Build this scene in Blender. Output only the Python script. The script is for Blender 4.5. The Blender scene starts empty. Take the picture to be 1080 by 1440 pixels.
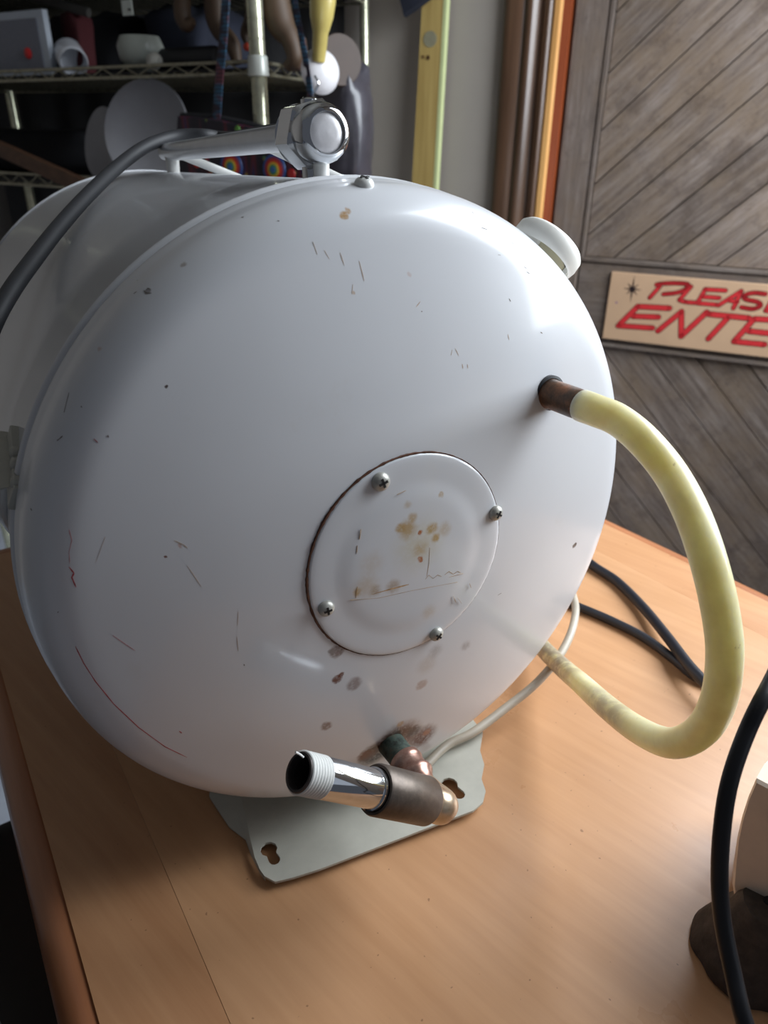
import bpy, bmesh, math, random
import numpy as np
from mathutils import Vector, Matrix
random.seed(4)
SC = bpy.context.scene
COL = SC.collection

# ---------------------------------------------------------------- camera
FPX = 1040.0; PITCH = math.radians(27.5); ROLL = math.radians(0.5); CAMZ = 0.372
F_ = np.array([0, math.cos(PITCH), -math.sin(PITCH)])
U_ = np.array([0, math.sin(PITCH), math.cos(PITCH)])
X_ = np.array([1.0, 0, 0])
XR = X_*math.cos(ROLL)+U_*math.sin(ROLL); UR = -X_*math.sin(ROLL)+U_*math.cos(ROLL)
CP = np.array([0, 0, CAMZ])
cam_d = bpy.data.cameras.new('camera'); cam = bpy.data.objects.new('camera', cam_d); COL.objects.link(cam)
cam_d.sensor_fit = 'HORIZONTAL'; cam_d.sensor_width = 27.0; cam_d.lens = 27.0*FPX/1080
cam_d.clip_start = 0.02; cam_d.clip_end = 60
cam_d.dof.use_dof = True; cam_d.dof.focus_distance = 0.37; cam_d.dof.aperture_fstop = 12.0
M_ = Matrix(((XR[0], UR[0], -F_[0], CP[0]), (XR[1], UR[1], -F_[1], CP[1]), (XR[2], UR[2], -F_[2], CP[2]), (0, 0, 0, 1)))
cam.matrix_world = M_
SC.camera = cam

# ---------------------------------------------------------------- world, exposure
SC.view_settings.view_transform = 'Standard'; SC.view_settings.look = 'None'
SC.view_settings.gamma = 1.0; SC.view_settings.use_curve_mapping = False
SC.view_settings.exposure = 0.08
W = bpy.data.worlds.new('world'); SC.world = W; W.use_nodes = True
W.node_tree.nodes['Background'].inputs[0].default_value = (0.80, 0.86, 1.0, 1)
W.node_tree.nodes['Background'].inputs[1].default_value = 0.085

def area(name, loc, target, sx, sy, power, col):
    l = bpy.data.lights.new(name, 'AREA'); l.shape = 'RECTANGLE'; l.size = sx; l.size_y = sy; l.energy = power; l.color = col
    o = bpy.data.objects.new(name, l); COL.objects.link(o); o.location = loc
    o.rotation_euler = (Vector(target)-Vector(loc)).to_track_quat('-Z', 'Y').to_euler(); return o

# wall frame: WD = along the back wall to the right, WN = out of the wall to the camera
A0 = math.radians(63.7)
WN = np.array([-math.cos(A0), -math.sin(A0), 0]); WD = np.array([math.sin(A0), -math.cos(A0), 0]); ZZ = np.array([0, 0, 1.0])
W0 = CP+(F_+(850-540)/FPX*XR-(430-720)/FPX*UR)*1.6; W0[2] = 0
RW = 0.80                                                    # right wall, this far along the back wall
def wallpt(u, v, w=0): return W0+WD*u+ZZ*v+WN*w
win_c = wallpt(RW+0.05, 0.72, 0.59)
area('window_daylight', win_c, wallpt(0, 0.0, 1.0), 1.00, 0.96, 39, (0.86, 0.93, 1.0))
area('shop_window_daylight', (1.9, -1.2, 0.9), (0, 0.35, 0.15), 1.3, 1.1, 1.6, (0.80, 0.88, 1.0))

# ---------------------------------------------------------------- projection helpers (real 3D points from measured directions)
def ray(x, y): return F_+(x-540)/FPX*XR-(y-720)/FPX*UR
def atD(x, y, D): return CP+ray(x, y)*D
def atz(x, y, z=0.0): d = ray(x, y); return CP+d*(z-CP[2])/d[2]
def atpl(x, y, n, P): d = ray(x, y); n = np.array(n, float); return CP+d*(((np.array(P)-CP)@n)/(d@n))
def depth(P): return (np.array(P)-CP)@F_
def nrm(v): v = np.array(v, float); return v/np.linalg.norm(v)

# ---------------------------------------------------------------- materials
MATS = {}
class NT:
    def __init__(s, name):
        s.m = bpy.data.materials.new(name); s.m.use_nodes = True; s.t = s.m.node_tree; s.n = s.t.nodes; s.l = s.t.links
        s.b = s.n['Principled BSDF']; s.tc = s.n.new('ShaderNodeTexCoord')
    def L(s, a, b): s.l.new(a, b)
    def noise(s, scale, detail=3, rough=0.5, vec=None, mscale=None, rot=None):
        n = s.n.new('ShaderNodeTexNoise'); n.inputs['Scale'].default_value = scale; n.inputs['Detail'].default_value = detail
        n.inputs['Roughness'].default_value = rough
        v = vec if vec is not None else s.tc.outputs['Object']
        if mscale is not None or rot is not None:
            mp = s.n.new('ShaderNodeMapping'); s.L(v, mp.inputs[0])
            if mscale is not None: mp.inputs['Scale'].default_value = mscale
            if rot is not None:
                mp2 = s.n.new('ShaderNodeMapping'); mp2.inputs['Rotation'].default_value = rot; s.L(v, mp2.inputs[0]); s.L(mp2.outputs[0], mp.inputs[0])
            v = mp.outputs[0]
        s.L(v, n.inputs['Vector']); return n.outputs['Fac']
    def ramp(s, fac, stops):
        r = s.n.new('ShaderNodeValToRGB'); e = r.color_ramp.elements
        e[0].position, e[1].position = stops[0][0], stops[-1][0]
        for p, c in stops[1:-1]: e.new(p)
        for i, (p, c) in enumerate(stops): e[i].position = p; e[i].color = (c, c, c, 1) if isinstance(c, (int, float)) else (*c, 1)
        s.L(fac, r.inputs[0]); return r.outputs[0]
    def mix(s, fac, a, b):
        m = s.n.new('ShaderNodeMix'); m.data_type = 'RGBA'
        for v, k in ((fac, 0), (a, 6), (b, 7)):
            if hasattr(v, 'is_linked') or hasattr(v, 'links'): s.L(v, m.inputs[k])
            elif isinstance(v, (int, float)): m.inputs[k].default_value = v
            else: m.inputs[k].default_value = (*v, 1)
        return m.outputs[2]
    def math(s, op, a, b=0.0):
        m = s.n.new('ShaderNodeMath'); m.operation = op
        for i, v in enumerate((a, b)):
            if hasattr(v, 'links'): s.L(v, m.inputs[i])
            else: m.inputs[i].default_value = v
        return m.outputs[0]
    def dist(s, P, vec):
        d = s.n.new('ShaderNodeVectorMath'); d.operation = 'DISTANCE'; s.L(vec, d.inputs[0]); d.inputs[1].default_value = tuple(float(q) for q in P); return d.outputs['Value']
    def warp(s, amt, scale):
        n = s.n.new('ShaderNodeTexNoise'); n.inputs['Scale'].default_value = scale; n.inputs['Detail'].default_value = 4
        s.L(s.tc.outputs['Object'], n.inputs['Vector'])
        a = s.n.new('ShaderNodeVectorMath'); a.operation = 'SUBTRACT'; s.L(n.outputs['Color'], a.inputs[0]); a.inputs[1].default_value = (.5, .5, .5)
        b = s.n.new('ShaderNodeVectorMath'); b.operation = 'SCALE'; s.L(a.outputs[0], b.inputs[0]); b.inputs['Scale'].default_value = amt
        c = s.n.new('ShaderNodeVectorMath'); c.operation = 'ADD'; s.L(s.tc.outputs['Object'], c.inputs[0]); s.L(b.outputs[0], c.inputs[1]); return c.outputs[0]
    def bump(s, h, strength=0.2, d=0.001):
        b = s.n.new('ShaderNodeBump'); b.inputs['Strength'].default_value = strength; b.inputs['Distance'].default_value = d
        s.L(h, b.inputs['Height']); s.L(b.outputs[0], s.b.inputs['Normal'])
    def set(s, **k):
        for a, v in k.items():
            a = {'rough': 'Roughness', 'metal': 'Metallic', 'coat': 'Coat Weight', 'coatr': 'Coat Roughness', 'spec': 'Specular IOR Level', 'trans': 'Transmission Weight', 'ior': 'IOR', 'sss': 'Subsurface Weight', 'sheen': 'Sheen Weight'}.get(a, a)
            if hasattr(v, 'links'): s.L(v, s.b.inputs[a])
            else: s.b.inputs[a].default_value = v
        return s
    def col(s, c):
        if hasattr(c, 'links'): s.L(c, s.b.inputs['Base Color'])
        else: s.b.inputs['Base Color'].default_value = (*c, 1)
        return s
def srgb(r, g, b): return tuple(((c/255)/12.92 if c/255 <= .04045 else ((c/255+.055)/1.055)**2.4) for c in (r, g, b))

def simple(name, c, rough=.5, metal=0, var=.12, scale=30, bump=0, **k):
    if name in MATS: return MATS[name]
    t = NT(name); n = t.noise(scale, 4, .6)
    a = tuple(x*(1-var) for x in c); b = tuple(min(1, x*(1+var)) for x in c)
    t.col(t.ramp(n, [(.3, a), (.7, b)])); t.set(rough=rough, metal=metal, **k)
    if bump: t.bump(n, bump)
    MATS[name] = t.m; return t.m

def wood(name, c1, c2, rot, stretch=(3, 40, 40), rough=.4, bump=.1, coat=0., det=5, blotch=None):
    if name in MATS: return MATS[name]
    t = NT(name); n = t.noise(1.0, det, .62, mscale=stretch, rot=rot); n2 = t.noise(2.5, 2, .5)
    f = t.math('ADD', t.math('MULTIPLY', n, .75), t.math('MULTIPLY', n2, .25))
    c = t.ramp(f, [(.33, c1), (.66, c2)])
    if blotch: c = t.mix(t.ramp(t.noise(blotch[1], 6, .7), [(.46, 0.), (.66, blotch[2])]), c, blotch[0])
    t.col(c); t.set(rough=rough, coat=coat, coatr=.2)
    if bump: t.bump(n, bump)
    MATS[name] = t.m; return t.m

def marked(name, base, marks, rough=.3, coat=.35, wamt=.0028, wscale=300, grime=None, bumpy=True):
    """base paint with rust and dirt spots that sit at fixed places on the object: marks = (position, radius, colour, strength, softness)"""
    t = NT(name); n = t.noise(6, 4, .6); c = t.ramp(n, [(.3, tuple(x*.97 for x in base)), (.7, tuple(min(1, x*1.02) for x in base))])
    if grime: c = t.mix(t.ramp(t.noise(grime[1], 6, .7), [(.62, 0.), (.8, grime[2])]), c, grime[0])
    wv = t.warp(wamt, wscale)
    sp = t.noise(420, 5, .7)
    rg = None
    for P, r, cc, st, so in marks:
        d = t.dist(P, wv)
        m = t.n.new('ShaderNodeMapRange'); m.interpolation_type = 'SMOOTHSTEP'; t.L(d, m.inputs[0])
        m.inputs[1].default_value = r*(1-so); m.inputs[2].default_value = r*1.08; m.inputs[3].default_value = st; m.inputs[4].default_value = 0
        f = t.math('MULTIPLY', m.outputs[0], t.ramp(sp, [(.36, .62), (.52, 1.)]))
        c = t.mix(f, c, cc)
    t.col(c); t.set(rough=rough, coat=coat, coatr=.08)
    if bumpy: t.bump(t.noise(9, 2, .5), .12, .004)
    return t.m

# ---------------------------------------------------------------- mesh helpers
def link(name, verts, faces, mat, parent=None, smooth=True, angle=40):
    me = bpy.data.meshes.new(name); me.from_pydata([tuple(float(q) for q in v) for v in verts], [], faces)
    bm = bmesh.new(); bm.from_mesh(me); bmesh.ops.recalc_face_normals(bm, faces=bm.faces); bm.to_mesh(me); bm.free()
    if smooth:
        me.polygons.foreach_set('use_smooth', [True]*len(me.polygons)); me.set_sharp_from_angle(angle=math.radians(angle))
    for m in (mat if isinstance(mat, list) else [mat]): me.materials.append(m)
    o = bpy.data.objects.new(name, me); COL.objects.link(o)
    if parent is not None: o.parent = parent; o.matrix_parent_inverse = Matrix.Translation(-Vector(parent.get('_loc', (0, 0, 0))))
    return o
def thing(name, label, cat, loc=(0, 0, 0), group=None):
    o = bpy.data.objects.new(name, None); COL.objects.link(o); o.location = tuple(float(q) for q in loc); o.empty_display_size = .02
    o['_loc'] = [float(q) for q in loc]
    o['label'] = label; o['category'] = cat
    if group: o['group'] = group
    return o
def tag(o, label, cat=None, group=None, kind=None):
    if label: o['label'] = label
    if cat: o['category'] = cat
    if group: o['group'] = group
    if kind: o['kind'] = kind
    return o
def rebase(o):
    """move a single-mesh object's origin to its centre"""
    me = o.data; n = len(me.vertices); a = np.empty(n*3); me.vertices.foreach_get('co', a); a = a.reshape(-1, 3); c = (a.max(0)+a.min(0))/2; c[2] = a[:, 2].min()
    a -= c; me.vertices.foreach_set('co', a.ravel()); o.location = Vector(c)+o.location; me.update(); return o

class MB:
    def __init__(s): s.v = []; s.f = []
    def add(s, v, f):
        k = len(s.v); s.v += [np.array(q, float) for q in v]; s.f += [tuple(i+k for i in q) for q in f]; return s
    def build(s, name, mat, parent=None, **k): return link(name, s.v, s.f, mat, parent, **k)
    def box(s, c, ax, h):
        c = np.array(c, float); a = [nrm(q) for q in ax]; v = []
        for i in (-1, 1):
            for j in (-1, 1):
                for k in (-1, 1): v.append(c+a[0]*h[0]*i+a[1]*h[1]*j+a[2]*h[2]*k)
        return s.add(v, [(0, 1, 3, 2), (4, 6, 7, 5), (0, 4, 5, 1), (2, 3, 7, 6), (0, 2, 6, 4), (1, 5, 7, 3)])
    def bbox(s, c, ax, h, bev=.1):
        """box with chamfered long edges"""
        c = np.array(c, float); a = [nrm(q) for q in ax]; b = bev*min(h)
        prof = [(h[0]-b, h[1]), (h[0], h[1]-b), (h[0], -h[1]+b), (h[0]-b, -h[1]), (-h[0]+b, -h[1]), (-h[0], -h[1]+b), (-h[0], h[1]-b), (-h[0]+b, h[1])]
        rings = []
        for zz, sh in ((-h[2], b), (-h[2]+b, 0), (h[2]-b, 0), (h[2], b)):
            rings.append([c+a[0]*(p-sh*np.sign(p))+a[1]*(q-sh*np.sign(q))+a[2]*zz for p, q in prof])
        return s.rings(rings, True, True)
    def rings(s, rings, cap0=False, cap1=False, closed=False):
        n = len(rings[0]); v = [p for r in rings for p in r]; f = []; m = len(rings)
        for i in range(m if closed else m-1):
            for j in range(n):
                f.append((i*n+j, i*n+(j+1) % n, ((i+1) % m)*n+(j+1) % n, ((i+1) % m)*n+j))
        if cap0: f.append(tuple(range(n))[::-1])
        if cap1: f.append(tuple((m-1)*n+j for j in range(n)))
        return s.add(v, f)
    def lathe(s, P, axis, prof, seg=40, cap0=False, cap1=False, ref=None):
        """prof = list of (t along axis, radius)"""
        P = np.array(P, float); a = nrm(axis); r = nrm(ref) if ref is not None else nrm(np.cross(a, ZZ if abs(a[2]) < .9 else X_)); r = nrm(r-a*(r@a)); b = np.cross(a, r)
        th = [2*math.pi*i/seg for i in range(seg)]
        return s.rings([[P+a*t+(r*math.cos(q)+b*math.sin(q))*max(R, 1e-5) for q in th] for t, R in prof], cap0, cap1)
    def tube(s, pts, rad, seg=14, sub=8, caps=True, flat=1.0, ref=None, wob=None):
        P, Rr = spline(pts, rad, sub)
        n = len(P); T = np.gradient(P, axis=0); T /= np.linalg.norm(T, axis=1)[:, None]
        r = nrm(ref) if ref is not None else nrm(np.cross(T[0], ZZ if abs(T[0][2]) < .9 else X_)); rings = []
        for i in range(n):
            r = nrm(r-T[i]*(r@T[i])); b = np.cross(T[i], r)
            rings.append([P[i]+(r*math.cos(q)+b*math.sin(q)*flat)*Rr[i] for q in [2*math.pi*j/seg for j in range(seg)]])
        return s.rings(rings, caps, caps)
    def prism(s, poly, O, ex, ey, ez, t):
        """polygon (2D) in frame ex, ey at O extruded along ez by t"""
        O = np.array(O, float); n = len(poly)
        v = [O+ex*p[0]+ey*p[1] for p in poly]+[O+ex*p[0]+ey*p[1]+ez*t for p in poly]
        f = [tuple(range(n))[::-1], tuple(range(n, 2*n))]+[(i, (i+1) % n, n+(i+1) % n, n+i) for i in range(n)]
        return s.add(v, f)
def spline(pts, rad, sub=8):
    P = np.array(pts, float); n = len(P); R = np.full(n, rad, float) if isinstance(rad, (int, float)) else np.array(rad, float)
    Q = np.concatenate([P, R[:, None]], 1)
    if n == 2 or sub == 1: return P, R
    E = np.concatenate([[2*Q[0]-Q[1]], Q, [2*Q[-1]-Q[-2]]]); o = []
    for i in range(n-1):
        a, b, c, d = E[i:i+4]
        for k in range(sub):
            t = k/sub; o.append(.5*((2*b)+(-a+c)*t+(2*a-5*b+4*c-d)*t*t+(-a+3*b-3*c+d)*t**3))
    o.append(Q[-1]); o = np.array(o); return o[:, :3], np.maximum(o[:, 3], 1e-4)

# ================================================================= SETTING
def struct(o): o['kind'] = 'structure'; return o
m_wall = simple('wall_paint', srgb(158, 150, 142), .85, var=.03, scale=8)
m_floor = simple('floor_concrete', srgb(188, 196, 210), .7, var=.15, scale=12)
m_ceil = simple('ceiling_paint', srgb(200, 198, 190), .9, var=.03)
FZ = -0.75; CZ = 1.75
def slab(name, a, b, c, d, th, n, mat):
    n = np.array(n, float); v = [np.array(q, float) for q in (a, b, c, d)]; return struct(rebase(link(name, v+[q-n*th for q in v], [(0, 1, 2, 3), (7, 6, 5, 4), (0, 4, 5, 1), (1, 5, 6, 2), (2, 6, 7, 3), (3, 7, 4, 0)], mat, smooth=False)))
LW = -1.75; DOORR = 0.62
flo = slab('floor', wallpt(LW, FZ, 0), wallpt(RW+.1, FZ, 0), wallpt(RW+.1, FZ, 4), wallpt(LW, FZ, 4), .05, (0, 0, 1), m_floor)
cei = slab('ceiling', wallpt(LW, CZ, 0), wallpt(RW, CZ, 0), wallpt(RW, CZ, 2.6), wallpt(LW, CZ, 2.6), .05, (0, 0, -1), m_ceil)
# back wall: solid left of the casing, above and right of the door
S16 = 1.6/1.3
def U(u): return u*S16
def V(v): return (v-.096)*S16+W0z
W0z = (CP+(ray(850, 430))*1.6)[2]
u_cl, u_cr, u_st = U(-.2185), U(-.112), U(-.0565)
b = MB()
b.box((wallpt((LW+u_cl)/2+.03, (FZ+CZ)/2, -.05)), (WD, ZZ, WN), ((u_cl-LW)/2+.03, (CZ-FZ)/2, .05))
struct(rebase(b.build('wall_back', m_wall, smooth=False)))
b = MB(); b.box(wallpt((DOORR+.06+RW)/2, (FZ+CZ)/2, -.05), (WD, ZZ, WN), ((RW-DOORR-.06)/2, (CZ-FZ)/2, .05))
struct(rebase(b.build('wall_beside_door', m_wall, smooth=False)))
DT = 1.30
b = MB(); b.box(wallpt((u_cl+DOORR)/2+.06, (DT+.04+CZ)/2, -.05), (WD, ZZ, WN), ((DOORR-u_cl)/2-.002, (CZ-DT-.04)/2, .05))
struct(rebase(b.build('wall_above_door', m_wall, smooth=False)))
b = MB(); b.box(wallpt(LW-.05, (FZ+CZ)/2, 2.0), (WN, ZZ, WD), (2.0, (CZ-FZ)/2, .05)); struct(rebase(b.build('wall_left', m_wall, smooth=False)))
# right wall with a window opening w 0.15..1.45 , v 0.15..1.35
def rwbox(w0, w1, v0, v1):
    b = MB(); b.box(wallpt(RW+.05, (v0+v1)/2, (w0+w1)/2), (WN, ZZ, WD), ((w1-w0)/2, (v1-v0)/2, .05)); return b
b = rwbox(0, 1.42, FZ, .22)
for q in (rwbox(0, 1.42, 1.22, CZ), rwbox(0, .08, .22, 1.22), rwbox(1.10, 1.42, .22, 1.22)): b.add(q.v, q.f)
struct(rebase(b.build('wall_right', m_wall, smooth=False)))
m_frame = simple('window_paint', srgb(225, 225, 220), .5, var=.03)
b = MB()
for v in (.23, 1.21): b.box(wallpt(RW+.03, v, .59), (WN, ZZ, WD), (.52, .012, .02))
for w in (.09, .59, 1.09): b.box(wallpt(RW+.03, .72, w), (WN, ZZ, WD), (.010, .5, .02))
struct(rebase(b.build('window_1', m_frame, smooth=False)))

# door casing: a moulded strip built as one profile, then a bead whose amber is painted-in light, and the red jamb strip
rw = math.atan2(WD[1], WD[0])
m_dark = wood('stained_casing_wood', srgb(66, 46, 32), srgb(98, 70, 50), (0, 0, 0), (45, 45, 2.5), .35, .1, .4)
m_bead = wood('lit_bead_wood', srgb(190, 135, 75), srgb(232, 180, 112), (0, 0, 0), (45, 45, 2.5), .35, .05, .3)
m_jamb = wood('red_jamb_wood', srgb(112, 52, 26), srgb(150, 72, 36), (0, 0, 0), (45, 45, 2.5), .4, .05, .3)
def vprofile(prof, z0, z1):   # prof in (u, w)
    b = MB(); b.rings([[wallpt(p[0], z, p[1]) for p in prof] for z in (z0, z1)], True, True); return b
uw = u_cr-u_cl
def cu(t): return u_cl+uw*t
cas = thing('door_casing', 'brown moulded door casing with one bead painted as lit, upright between painted wall and plank door', 'door casing', wallpt(cu(.4), FZ, .01))
vprofile([(cu(0), 0), (cu(0), .014), (cu(.05), .018), (cu(.12), .019), (cu(.30), .019), (cu(.33), .016), (cu(.36), .021), (cu(.42), .023), (cu(.47), .021), (cu(.50), .013), (cu(.58), .011), (cu(.60), .015), (cu(.655), .017), (cu(.66), 0)], FZ, DT).build('moulding', m_dark, cas, angle=60)
vprofile([(cu(.66), 0), (cu(.66), .012), (cu(.68), .015), (cu(.72), .013), (cu(.735), .010), (cu(.735), 0)], FZ, DT).build('thin_bead', m_dark, cas)
vprofile([(cu(.735), -.005), (cu(.735), .008), (cu(.77), .012), (cu(.84), .012), (cu(.87), .006), (cu(.87), -.005)], FZ, DT).build('lit_bead', m_bead, cas)['label'] = 'bead painted amber for the light it catches'
vprofile([(cu(.87), -.03), (cu(.87), .003), (cu(.985), .001), (cu(.985), -.03)], FZ, DT).build('jamb_strip', m_jamb, cas)['label'] = 'reddish jamb strip'
# --- plank door (door_1)
mw = [wood('weathered_plank_%s' % k, c1, c2, (0, 0, 0), st, .8, .5, 0, 7, bl) for k, c1, c2, st, bl in ()]
def plank_mat(name, ang, k):
    """weathered grey-brown board; grain runs at ang in the wall plane"""
    if name in MATS: return MATS[name]
    t = NT(name)
    # object coords are world aligned: turn wall direction onto x, then turn by the plank angle
    m1 = t.n.new('ShaderNodeMapping'); m1.vector_type = 'TEXTURE'; m1.inputs['Rotation'].default_value = (0, 0, rw); t.L(t.tc.outputs['Object'], m1.inputs[0])
    m2 = t.n.new('ShaderNodeMapping'); m2.vector_type = 'TEXTURE'; m2.inputs['Rotation'].default_value = (0, -ang, 0); t.L(m1.outputs[0], m2.inputs[0])
    v = m2.outputs[0]
    inf = t.n.new('ShaderNodeObjectInfo')
    n = t.noise(1, 7, .7, vec=v, mscale=(7, 60, 90)); bl = t.noise(9, 6, .7, vec=v, mscale=(1, 1, 1.8)); sp = t.noise(1, 4, .7, vec=v, mscale=(60, 200, 260))
    c = t.ramp(n, [(.3, srgb(88, 76, 68)), (.5, srgb(118, 105, 96)), (.7, srgb(144, 132, 124))])
    c = t.mix(t.ramp(bl, [(.42, .0), (.62, .65)]), c, srgb(122, 104, 86))
    c = t.mix(t.ramp(t.noise(14, 5, .7, vec=v), [(.5, 0.), (.66, .55)]), c, srgb(78, 66, 59))
    c = t.mix(t.ramp(sp, [(.56, 0.), (.7, .45)]), c, srgb(60, 50, 46))
    if k: c = t.mix(.35, c, srgb(90, 82, 78))
    hs = t.n.new('ShaderNodeHueSaturation'); t.L(c, hs.inputs['Color'])
    t.L(t.math('ADD', t.math('MULTIPLY', inf.outputs['Random'], .3), .85), hs.inputs['Value'])
    t.col(hs.outputs[0]); t.set(rough=.8, spec=.25); t.bump(n, .5, .002); MATS[name] = t.m; return t.m
m_pu = plank_mat('weathered_board_rising', math.radians(44), 0); m_pd = plank_mat('weathered_board_falling', math.radians(-45), 0)
m_pv = plank_mat('weathered_board_upright', math.radians(90), 1); m_ph = plank_mat('weathered_board_level', 0.0, 1)
door = struct(bpy.data.objects.new('door_1', None)); COL.objects.link(door); door.location = Vector(wallpt(u_cr, FZ, 0)); door['_loc'] = list(door.location)
DW = -.012                                               # door face this far behind the wall face
def dbox(u0, u1, v0, v1, w0, w1, mat, name, bev=.004):
    b = MB(); b.bbox(wallpt((u0+u1)/2, (v0+v1)/2, (w0+w1)/2), (WD, WN, ZZ), ((u1-u0)/2, (w1-w0)/2, (v1-v0)/2), .25); return b.build(name, mat, door, angle=30)
v_rt, v_rb, v_dt, v_db = V(.166), V(.030), DT-.01, FZ+.01
dbox(cu(1.0), DOORR, v_db, v_dt, DW-.045, DW-.030, m_pv, 'backing_board')
dbox(cu(1.01), u_st, v_db, v_dt, DW-.03, DW, m_pv, 'stile'); dbox(DOORR-.08, DOORR, v_db, v_dt, DW-.03, DW, m_pv, 'stile')
dbox(u_st+.001, DOORR-.081, v_rb, v_rt, DW-.03, DW-.001, m_ph, 'rail'); dbox(u_st+.001, DOORR-.081, v_dt-.1, v_dt, DW-.03, DW-.001, m_ph, 'rail'); dbox(u_st+.001, DOORR-.081, v_db, v_db+.14, DW-.03, DW-.001, m_ph, 'rail')
for v0, v1 in ((v_rt+.0005, v_rt+.0085), (v_rb-.0085, v_rb-.0005)): dbox(u_st+.009, DOORR-.09, v0, v1, DW-.028, DW+.003, m_ph, 'panel_bead')
for v0, v1 in ((v_rt, v_dt-.1), (v_db+.14, v_rb)): dbox(u_st+.0005, u_st+.0085, v0+.001, v1-.001, DW-.028, DW+.002, m_pv, 'panel_bead')
def clip(poly, a, bb, c):          # keep a*x+b*y<=c
    o = []
    for i in range(len(poly)):
        p, q = poly[i], poly[(i+1) % len(poly)]; fp, fq = a*p[0]+bb*p[1]-c, a*q[0]+bb*q[1]-c
        if fp <= 0: o.append(p)
        if (fp < 0 < fq) or (fq < 0 < fp): t = fp/(fp-fq); o.append((p[0]+(q[0]-p[0])*t, p[1]+(q[1]-p[1])*t))
    return o
def planks(u0, u1, v0, v1, slope, c0, step, mat):
    # lines v - slope*u = c0 + k*step in door units, in wall metres
    k0 = int(math.floor((min(v0-slope*u0, v0-slope*u1)-c0)/step))-1
    for k in range(k0, k0+60):
        lo = c0+k*step; hi = lo+step; g = .0016
        p = [(u0, v0), (u1, v0), (u1, v1), (u0, v1)]
        p = clip(p, slope, -1, -(lo+g)); p = clip(p, -slope, 1, hi-g) if p else p
        if len(p) < 3: continue
        ar = .5*abs(sum(p[i][0]*p[(i+1) % len(p)][1]-p[(i+1) % len(p)][0]*p[i][1] for i in range(len(p))))
        if ar < 1e-4: continue
        w = DW-.010+random.uniform(-.0012, .0012)
        cx_ = sum(q[0] for q in p)/len(p); cy_ = sum(q[1] for q in p)/len(p)
        def ring(sh, ww): return [wallpt(cx_+(q[0]-cx_)*(1-sh/max(.03, math.hypot(q[0]-cx_, q[1]-cy_))), cy_+(q[1]-cy_)*(1-sh/max(.03, math.hypot(q[0]-cx_, q[1]-cy_))), ww) for q in p]
        b = MB(); b.rings([ring(0, DW-.0295), ring(0, w-.0015), ring(.0025, w)], True, True); b.build('plank', mat, door, angle=30)
planks(u_st+.009, DOORR-.09, v_rt+.009, v_dt-.101, .96, V(.013)-.96*0, .0805*S16, m_pu)
planks(u_st+.009, DOORR-.09, v_db+.141, v_rb-.009, -1.02, V(.019), .0845*S16, m_pd)

# --- sign on the rail
SGW = DW+.007
def onw(x, y, w=0): P = atpl(x, y, WN, wallpt(0, 0, w)); q = P-wallpt(0, 0, w); return np.array([q@WD, P[2]])
sign = thing('entry_sign', 'tan sign with red hand lettering on the middle rail of the plank door', 'sign', wallpt(U(.28), V(.039), SGW))
m_sign = simple('tan_sign_paint', srgb(190, 156, 124), .6, var=.04, scale=14)
su0, su1, sv0, sv1 = U(.0035), onw(820+1500/4.154, 440, SGW)[0], V(.0385), V(.1535)
b = MB(); b.bbox(wallpt((su0+su1)/2, (sv0+sv1)/2, SGW-.0035), (WD, WN, ZZ), ((su1-su0)/2, .0034, (sv1-sv0)/2), .2); b.build('sign_board', m_sign, sign, angle=30)
def cpx(x, y): return onw(820+x/4.154, 340+y/4.154, SGW)
def cubic(pts, sub=6): P, _ = spline([(p[0], p[1], 0) for p in pts], 1.0, sub); return [(p[0], p[1]) for p in P]
def stroke2(b, pts, hw, w0, w1, cap=6):
    """flat painted stroke on the sign: polyline with round joins"""
    for i in range(len(pts)-1):
        a, c = np.array(pts[i]), np.array(pts[i+1]); L = np.linalg.norm(c-a)
        if L < 1e-6: continue
        d = (c-a)/L; n = np.array([-d[1], d[0]])*hw
        poly = [a+n, a-n, c-n, c+n]; b.prism([(p[0], p[1]) for p in poly], wallpt(0, 0, w0), WD, ZZ, WN, w1-w0)
    for p in pts: b.prism([(p[0]+hw*math.cos(q), p[1]+hw*math.sin(q)) for q in [k*2*math.pi/10 for k in range(10)]], wallpt(0, 0, w0), WD, ZZ, WN, w1-w0)
LET = [('P', 10, [[(448, 262), (390, 326)], [(430, 250), (480, 243), (560, 242), (612, 250), (600, 275), (550, 297), (470, 306)]]),
 ('L', 10, [[(630, 262), (562, 340), (600, 352), (655, 356)]]),
 ('E', 10, [[(715, 276), (668, 358), (780, 368)], [(715, 278), (832, 284)], [(698, 320), (795, 328)]]),
 ('A', 10, [[(790, 372), (925, 288), (878, 388)], [(848, 340), (900, 352)]]),
 ('S', 10, [[(1065, 305), (1000, 298), (945, 312), (950, 335), (1020, 352), (1035, 375), (990, 392), (925, 382)]]),
 ('E', 10, [[(1120, 315), (1068, 402), (1190, 416)], [(1120, 317), (1240, 326)], [(1100, 360), (1200, 370)]]),
 ('E', 14, [[(505, 388), (320, 378), (205, 490), (405, 503)], [(292, 434), (440, 440)]]),
 ('N', 14, [[(438, 520), (575, 408), (573, 552), (722, 412)]]),
 ('T', 14, [[(735, 422), (970, 446)], [(850, 440), (732, 566)]]),
 ('E', 14, [[(1190, 462), (1000, 450), (882, 582), (1060, 600)], [(968, 522), (1120, 538)]]),
 ('R', 14, [[(1110, 612), (1270, 470)], [(1250, 468), (1400, 488), (1420, 520), (1360, 560), (1230, 562)], [(1260, 562), (1330, 640)]])]
m_red = simple('red_sign_paint', srgb(196, 40, 44), .5, var=.08, scale=60); m_blk = simple('black_sign_paint', srgb(40, 26, 26), .5, var=.05)
sc = np.linalg.norm(cpx(500, 400)-cpx(400, 400))/100
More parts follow.
